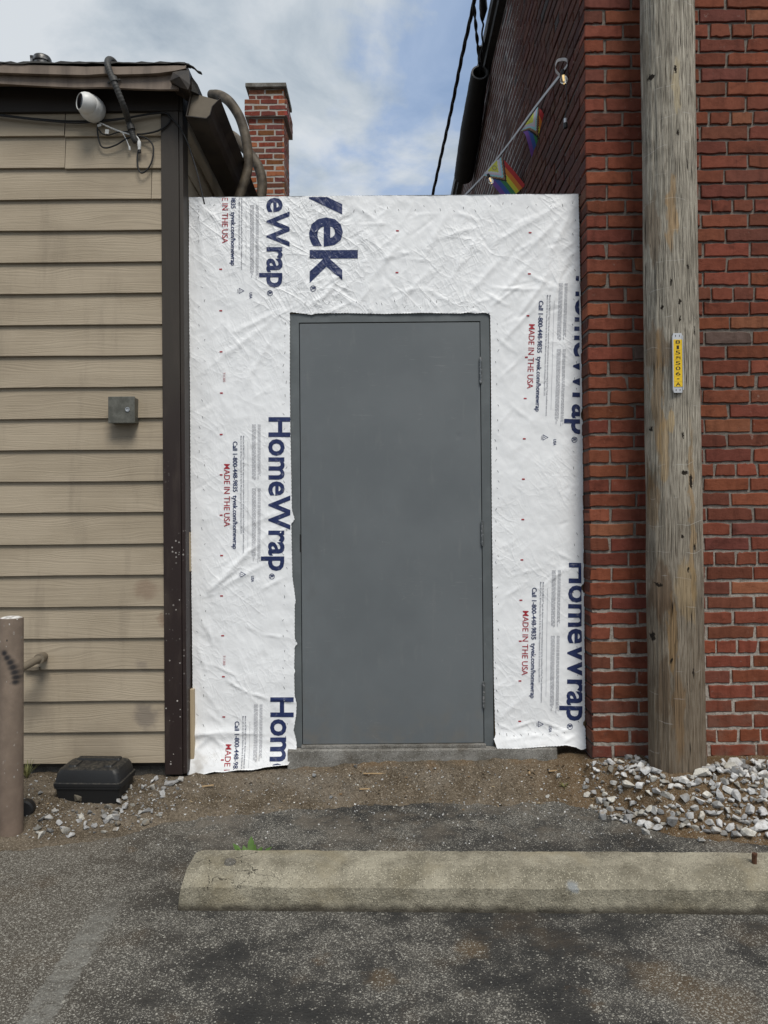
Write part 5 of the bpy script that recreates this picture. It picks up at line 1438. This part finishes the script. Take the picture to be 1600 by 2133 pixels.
leafy('weed', wb, [(rl.uniform(0, 6.28), rl.uniform(.5, 1.3), rl.uniform(.06, .10) + .05, rl.uniform(.014, .022)) for _ in range(24)] + [(1.6, 1.25, .165, .020), (2.6, 1.05, .17, .021), (.4, 1.0, .165, .022), (4.0, 1.2, .165, .02), (5.6, 1.1, .16, .02), (3.2, 1.0, .165, .02)], M_LEAF, 'small green leafy weed growing against the back of the parking stop', 'weed')
gb = gpix(56, 1622)
leafy('grass_tuft', gb, [(rl.uniform(0, 6.28), rl.uniform(.9, 1.5), rl.uniform(.05, .14), .0028) for _ in range(26)], M_GRASS, 'tuft of yellow green grass by the foundation beside the bollard', 'grass')
gb = gpix(315, 1608)
leafy('grass_tuft', gb, [(rl.uniform(0, 6.28), rl.uniform(.5, 1.3), rl.uniform(.03, .09), .0016) for _ in range(14)], M_GRASS, 'few dry grass blades by the foundation right of the black case', 'grass')
gb = gpix(1175, 1640)
leafy('grass_tuft', gb, [(rl.uniform(0, 6.28), rl.uniform(.4, 1.2), rl.uniform(.02, .05), .0016) for _ in range(22)], M_GRASS, 'low sprig of grass on the dirt below the torn right end of the wrap', 'grass')

# ================================================================ UTILITY POLE
pb, pt_ = P(1411, 1600, Y_POLE), P(1389, 0, Y_POLE)
axis = (pt_ - pb).normalized()
rb, rt = .5 * 112 * Y_POLE / F, .5 * 106 * Y_POLE / F
base = pb + axis * (-.30 - pb.z) / axis.z
zs = np.concatenate([np.arange(0, 4.9, .014), np.arange(5.0, 9.0, .25)])
NS = 150
th_ = np.linspace(0, 2 * math.pi, NS, endpoint=False)
TH, ZP = np.meshgrid(th_, zs)
rad0 = rb + (rt - rb) * np.clip(ZP / (pt_.z - pb.z + .3), 0, 3) + .012 * np.exp(-ZP / .25)
ci, si = np.cos(TH), np.sin(TH)
rough = .0060 * fbm(TH * 9 / 1.0 + .25 * fbm(TH * 2, ZP * 1.2, 2, 4), ZP * 1.1, 3, 2) * np.minimum(1, np.minimum(TH, 2 * math.pi - TH) * 3) + .0022 * pn(ci * 3 + 5, ZP * 2 + si * 3, 5) + .004 * pn(ci * 1.2 + 9, ZP * .8 + si, 7)
RR = rad0 + rough
cx = base.x + axis.x / axis.z * ZP; cy = base.y + axis.y / axis.z * ZP; czp = base.z + ZP
VX = cx + RR * ci; VY = cy + RR * si
idx = np.arange(VX.size).reshape(VX.shape); nx = np.roll(idx, -1, axis=1)
fa = np.stack([idx[:-1], nx[:-1], nx[1:], idx[1:]], -1).reshape(-1, 4)
mb = MB(); mb.add(np.stack([VX, VY, czp], -1).reshape(-1, 3).tolist(), fa.tolist())
tag(mb.build('utility_pole', M_POLE, smooth='all'), 'weathered grey wooden utility pole in front of the brick wall', 'utility pole')

# number tag nailed to the pole
t0, t1 = P(1411, 694, Y_POLE - rb - .006), P(1412.5, 818, Y_POLE - rb - .006)
pc = lambda z: base + axis * ((z - base.z) / axis.z)
tg = thing('pole_number_tag', 'yellow numbered strip in an aluminium holder nailed to the wooden pole', 'number tag', (t0.x, t0.y, t1.z))
YT = Y_POLE - rb - .004
hwid = .5 * 20.5 * YT / F
mb = MB(); zc0, zc1 = t1.z, t0.z; xc = (t0.x + t1.x) / 2
pr = []
n = 8
for (u, v) in ((-1, .06), (-.8, .0), (.8, 0), (1, .06), (1, .94), (.8, 1), (-.8, 1), (-1, .94)): pr.append((u * hwid, zc0 + (zc1 - zc0) * v))
mb.prism([(a, b) for a, b in pr], (xc, YT - .003, 0), (xc, YT + .006, 0), (1, 0, 0), (0, 0, 1))
for sx in (-1, 1): mb.box(xc + sx * hwid - .0018, xc + sx * hwid + .0018, YT - .0075, YT + .003, zc0 + .012, zc1 - .012)
for v in (.045, .955):
    for u in (-.4, .4): mb.box(xc + u * hwid - .0012, xc + u * hwid + .0012, YT - .0042, YT, zc0 + (zc1 - zc0) * v - .004, zc0 + (zc1 - zc0) * v + .004, 1)
mb.build('holder', [M_ALU, M_TAGK], tg)
chars = ['8', '1', '5', None, '5', '0', '6', '-', 'A']
yz0, yz1 = P(1412, 707.5, YT).z, P(1412, 806, YT).z; chh = (yz0 - yz1) / 9
mb = MB()
for i in range(9): mb.box(xc - hwid * .87, xc + hwid * .87, YT - .0052, YT - .0028, yz0 - chh * (i + 1) + .0004, yz0 - chh * i - .0004)
mb.build('number_strip', M_TAGY, tg)
mb = MB()
for i, c in enumerate(chars):
    zc_ = yz0 - chh * (i + .5)
    if c is None:                                      # small interlaced utility mark
        for (ax0, az0, ax1, az1) in ((-.6, -.5, -.2, .5), (-.35, -.5, -.35, .5), (-.15, -.5, -.15, .5), (-.15, .5, .25, .25), (.25, .25, -.15, 0), (.3, -.5, .3, .5), (.3, .4, .6, -.4), (.6, -.5, .6, .5), (-.6, .2, .6, .2)):
            a = Vector((xc + ax0 * hwid * .8, YT - .0056, zc_ + az0 * chh * .62)); b = Vector((xc + ax1 * hwid * .8, YT - .0056, zc_ + az1 * chh * .62)); mb.tube([a, b], .0006, 5)
        continue
    me = text_mesh(c, .008); xs_ = [v.co.x for v in me.vertices]; ys_ = [v.co.y for v in me.vertices]
    w_ = hwid * (1.0 if c not in '1-' else .5); h_ = chh * .70 if c != '-' else chh * .16
    vs = [(xc + ((v.co.x - min(xs_)) / (max(xs_) - min(xs_)) - .5) * w_, YT - .0056, zc_ + ((v.co.y - min(ys_)) / (max(ys_) - min(ys_)) - .5) * h_) for v in me.vertices]
    mb.add(vs, [tuple(p.vertices) for p in me.polygons])
mb.build('numerals', M_TAGK, tg)

# ================================================================ THINGS OVERHEAD IN THE GAP
def twisted(name, pts, rad, k, lab):
    path = bez(pts, 22); mb = MB()
    for s_ in range(k):
        q = []
        for i, p in enumerate(path):
            a = i * .33 + s_ * 2 * math.pi / k; q.append(p + Vector((math.cos(a), 0, math.sin(a))) * rad * .95)
        mb.tube(q, rad, 7)
    return tag(mb.build(name, M_CABLE, smooth='all'), lab, 'cable', 'service cables over the gap')
twisted('service_cable', [P(1030, -420, 4.6), P(1003, -120, 5.4), P(988, 0, 6.0), P(962, 120, 6.6), P(940, 230, 7.2), P(918, 330, 7.9), P(896, 430, 8.6)], .0090, 3, 'twisted black service cable slanting down the sky left of the black guard tube')
gt0, gt1 = P(999, 152, 7.0), P(966, 366, 8.4)
sl = thing('cable_guard', 'thick black guard tube hanging on the service cable beside the brick side wall', 'cable guard', gt1)
mb = MB(); axg = (gt1 - gt0)
pg = [gt0 + axg * t_ for t_ in np.linspace(0, 1, 40)]
mb.tube(pg, [.078 + .026 * min(1, i / 20) + .004 * float(pn(i * .9, 2.2)) for i in range(40)], 24, cap=False)
mb.tube(list(reversed([gt0 + axg * t_ for t_ in np.linspace(0, .5, 6)])), .062, 24, cap=False)
mb.build('sleeve', M_SLEEVE, sl, smooth='all')
mb = MB(); an = axg.normalized(); mb.lathe([(.061, .03), (.061, -.008), (.076, -.008), (.0775, .02), (.0735, .03)], gt0, an, 28)
mb.build('rim', M_RIM, sl, smooth=True)
twisted('service_cable', [P(1040, -400, 5.2), P(1008, -110, 6.0), P(988, -20, 6.5), P(991, 50, 6.7), P(997, 110, 6.9), P(1000, 160, 7.1), P(990, 230, 7.5)], .0085, 2, 'black cable dropping from above the frame into the mouth of the guard tube')
twisted('service_cable', [P(1025, -300, 5.6), P(1006, -60, 6.2), P(1003, 20, 6.5), P(1006, 70, 6.7), P(1003, 120, 6.9), P(1001, 165, 7.1)], .0085, 1, 'single black cable beside the pair entering the guard tube')
mb = MB(); mb.tube([P(1006, -6, 6.4), P(1007, 18, 6.5), P(1005, 42, 6.6)], [.030, .036, .014], 14)
tag(mb.build('cable_splice', M_CABLE, smooth=True), 'long black taped splice on the cable at the top edge of the picture', 'splice', 'service cables over the gap')
mb = MB(); mb.tube([P(1000, 96, 6.85), P(1001, 128, 6.95)], [.018, .020], 12)
tag(mb.build('cable_splice', M_CABLE, smooth=True), 'small black clamp on the cables just above the mouth of the guard tube', 'splice', 'service cables over the gap')
twisted('wall_cable', [P(1046, -120, 5.9), P(1038, 0, 6.3), P(1022, 120, 6.9), P(1014, 190, 7.4), P(1020, 240, 7.6), P(1012, 290, 7.9), P(998, 360, 8.5), P(985, 430, 9.0)], .006, 1, 'thin black cable clipped down the brick side wall behind the guard tube')

# insulated hoses over the gutter
for pts, lab in (([(440, 198, 4.5), (458, 199, 4.45), (478, 212, 4.4), (497, 240, 4.4), (508, 270, 4.4), (515, 305, 4.4), (517, 340, 4.4), (512, 370, 4.4), (500, 405, 4.4), (486, 440, 4.4)], 'near thick taupe hose arching over the gutter and down into the gap'),
                 ([(470, 276, 5.0), (488, 286, 4.95), (505, 304, 4.9), (526, 328, 4.9), (540, 352, 4.9), (546, 380, 4.9), (544, 412, 4.9), (536, 450, 4.9)], 'far thick taupe hose arching over the gutter, nearer the chimney')):
    mb = MB(); pp = [P(*q) for q in pts]
    mb.tube(bez(pp, 12), .5 * 20.5 * pp[3].y / F, 18)
    tag(mb.build('insulated_hose', M_HOSE, smooth='all'), lab, 'hose', 'hoses over the gutter')

# string with pride flags and bulbs, hooked to the side wall
s0, s1 = P(1166, 155, 4.35), P(940, 440, 6.6)
sag = [P(1166, 157, 4.18), P(1140, 190, 4.42), P(1108, 232, 4.75), P(1075, 278, 5.2), P(1042, 322, 5.55), P(1005, 368, 5.95), P(970, 405, 6.3), P(935, 440, 6.7)]
path = bez(sag, 10)
mb = MB()
for a, b in zip(path[:-1], path[1:]):
    mb.prism([(-.0045, -.008), (.0045, -.008), (.0045, .008), (-.0045, .008)], a, b, (0, 1, 0), (0, 0, 1))
lp = bez([P(1166, 157, 4.18), P(1157, 145, 4.17), P(1160, 128, 4.16), P(1172, 124, 4.16), P(1181, 126, 4.15), P(1181, 136, 4.16), P(1170, 152, 4.17)], 6)
for a, b in zip(lp[:-1], lp[1:]): mb.prism([(-.003, -.008), (.003, -.008), (.003, .008), (-.003, .008)], a, b, (0, 1, 0), (0, 0, 1))
tag(mb.build('bunting_tape', M_STRAP), 'white tape line slanting across the side wall with a loop at its upper end', 'bunting line')
mb = MB(); mb.tube([p + Vector((.004, -.012, -.006 - .010 * math.sin(i * .35))) for i, p in enumerate(path)], .0026, 6)
tag(mb.build('light_string', M_CABLE, smooth='all'), 'thin black light cord running along the white bunting tape', 'light cord')
FCOL = [(.30, .02, .02), (.42, .13, .02), (.50, .38, .03), (.03, .15, .06), (.03, .07, .25), (.12, .05, .22)]
FM = [material('flag_stripe', col=tuple(min(.8, x * 1.9) for x in c), rough=.75) for c in FCOL]
FX = [material('flag_chevron', col=tuple(min(.85, x * 1.9) for x in c), rough=.75) for c in ((.012, .011, .011), (.20, .11, .06), (.22, .42, .55), (.50, .36, .42), (.58, .55, .58), (.52, .44, .06), (.11, .04, .16))]
def flag(corner, du, dv, n, curl, lab, vk=1.0):
    """corner = upper end on the tape; du along the tape (hoist edge), dv away from it (fly)"""
    mb = MB(); NU, NV = 30, 44
    def pt(u, v):
        c = curl(u, v); return corner + du * u + dv * v + n * c[0] + Vector((0, 0, c[1]))
    vs = [pt(i / NU, j / NV) for i in range(NU + 1) for j in range(NV + 1)]
    for i in range(NU):
        for j in range(NV):
            u, v = (i + .5) / NU, (j + .5) / NV
            d = v * 1.35 + abs(u - .5) * 1.25          # chevron distance from the hoist
            d = v * vk * 1.15 + abs(u - .5) * 1.12
            if d < .32: m = 5 + 6
            elif d < .405: m = 4 + 6
            elif d < .49: m = 3 + 6
            elif d < .575: m = 2 + 6
            elif d < .65: m = 1 + 6
            elif d < .72: m = 0 + 6
            else: m = min(5, int(u * 6))
            a = i * (NV + 1) + j
            mb.add([vs[a], vs[a + 1], vs[a + NV + 2], vs[a + NV + 1]], [(0, 1, 2, 3)], m)
    # purple ring on the yellow triangle
    for k in range(20):
        a0, a1 = 2 * math.pi * k / 20, 2 * math.pi * (k + 1) / 20
        q = [pt(.5 + rr_ * math.cos(a) , .105 + rr_ * .82 * math.sin(a)) - n * -.0015 for a, rr_ in ((a0, .085), (a1, .085), (a1, .068), (a0, .068))]
        mb.add(q, [(0, 1, 2, 3)], 12)
    me = mb.build('pride_flag', FM + FX, smooth='all')
    return tag(me, lab, 'flag', 'small flags on the bunting line')
def tp(px):
    """point of the tape near a pixel column"""
    return min(path, key=lambda p: abs((800 + (p.x / p.y) * F) - px))
nrm = Vector((-.25, -1, .1)).normalized()
cA_, cB_ = P(1043, 326, 5.55), P(1009, 366, 5.9)
dfl = P(1082, 402, 5.62) - P(1028, 347, 5.72)
flag(cA_, cB_ - cA_, P(1076, 405, 5.6) - P(1026, 346, 5.72), nrm, lambda u, v: (.02 * math.sin(v * 3.1) + .012 * math.sin(u * 3.0), 0), 'lower rainbow flag with chevrons hanging open from the bunting tape')
cA_, cB_ = P(1120, 223, 4.82), P(1086, 272, 5.1)
def curl2(u, v):
    k = max(0, v - .42); return (.03 * math.sin(v * 3) - .16 * k * k * (1 + u), -.05 * k * u)
flag(cA_, cB_ - cA_, (P(1133, 292, 4.9) - P(1103, 247, 4.96)) * .66, nrm, curl2, 'upper rainbow flag with chevrons, its end curled under', .66)
def bulb(name, p, d, lab):
    t_ = thing(name, lab, 'light bulb', p, 'bulbs on the light cord')
    mb = MB(); mb.lathe([(0, -.004), (.010, -.004), (.0115, .0), (.0115, .022), (.009, .026)], p, d, 16); mb.build('socket', M_CABLE, t_, smooth=True)
    mb = MB(); mb.lathe([(.0085, .026), (.010, .030), (.017, .040), (.0205, .052), (.018, .066), (.010, .075), (0, .077)], p, d, 22); mb.build('glass', M_GLASS, t_, smooth='all')
    mb = MB(); mb.tube([p + d * .032, p + d * .060], .0035, 8); mb.build('filament', M_FIL, t_, smooth=True)
    return t_
bulb('light_bulb', P(1172, 148, 4.16), Vector((.06, -.2, -1)).normalized(), 'clear glass bulb hanging at the upper loop of the white tape')
bulb('light_bulb', P(1017, 364, 5.72), Vector((.35, -.2, -1)).normalized(), 'clear glass bulb hanging in front of the lower rainbow flag')
mb = MB(); q = P(1178, 247, 4.12)
mb.lathe([(0, 0), (.009, 0), (.0095, .024), (0, .024)], q, (0, 0, -1), 14, 1); mb.lathe([(.0105, .024), (.0115, .028), (.0115, .050), (.009, .053), (0, .053)], q, (0, 0, -1), 14, 0)
mb.tube([q + Vector((0, 0, 0)), P(1180, 215, 4.13), P(1181, 140, 4.14)], .0015, 6, 0)
tag(mb.build('lamp_socket', [M_CABLE, M_ALU], smooth=True), 'empty black lamp socket dangling on a thin wire before the side wall', 'lamp socket')
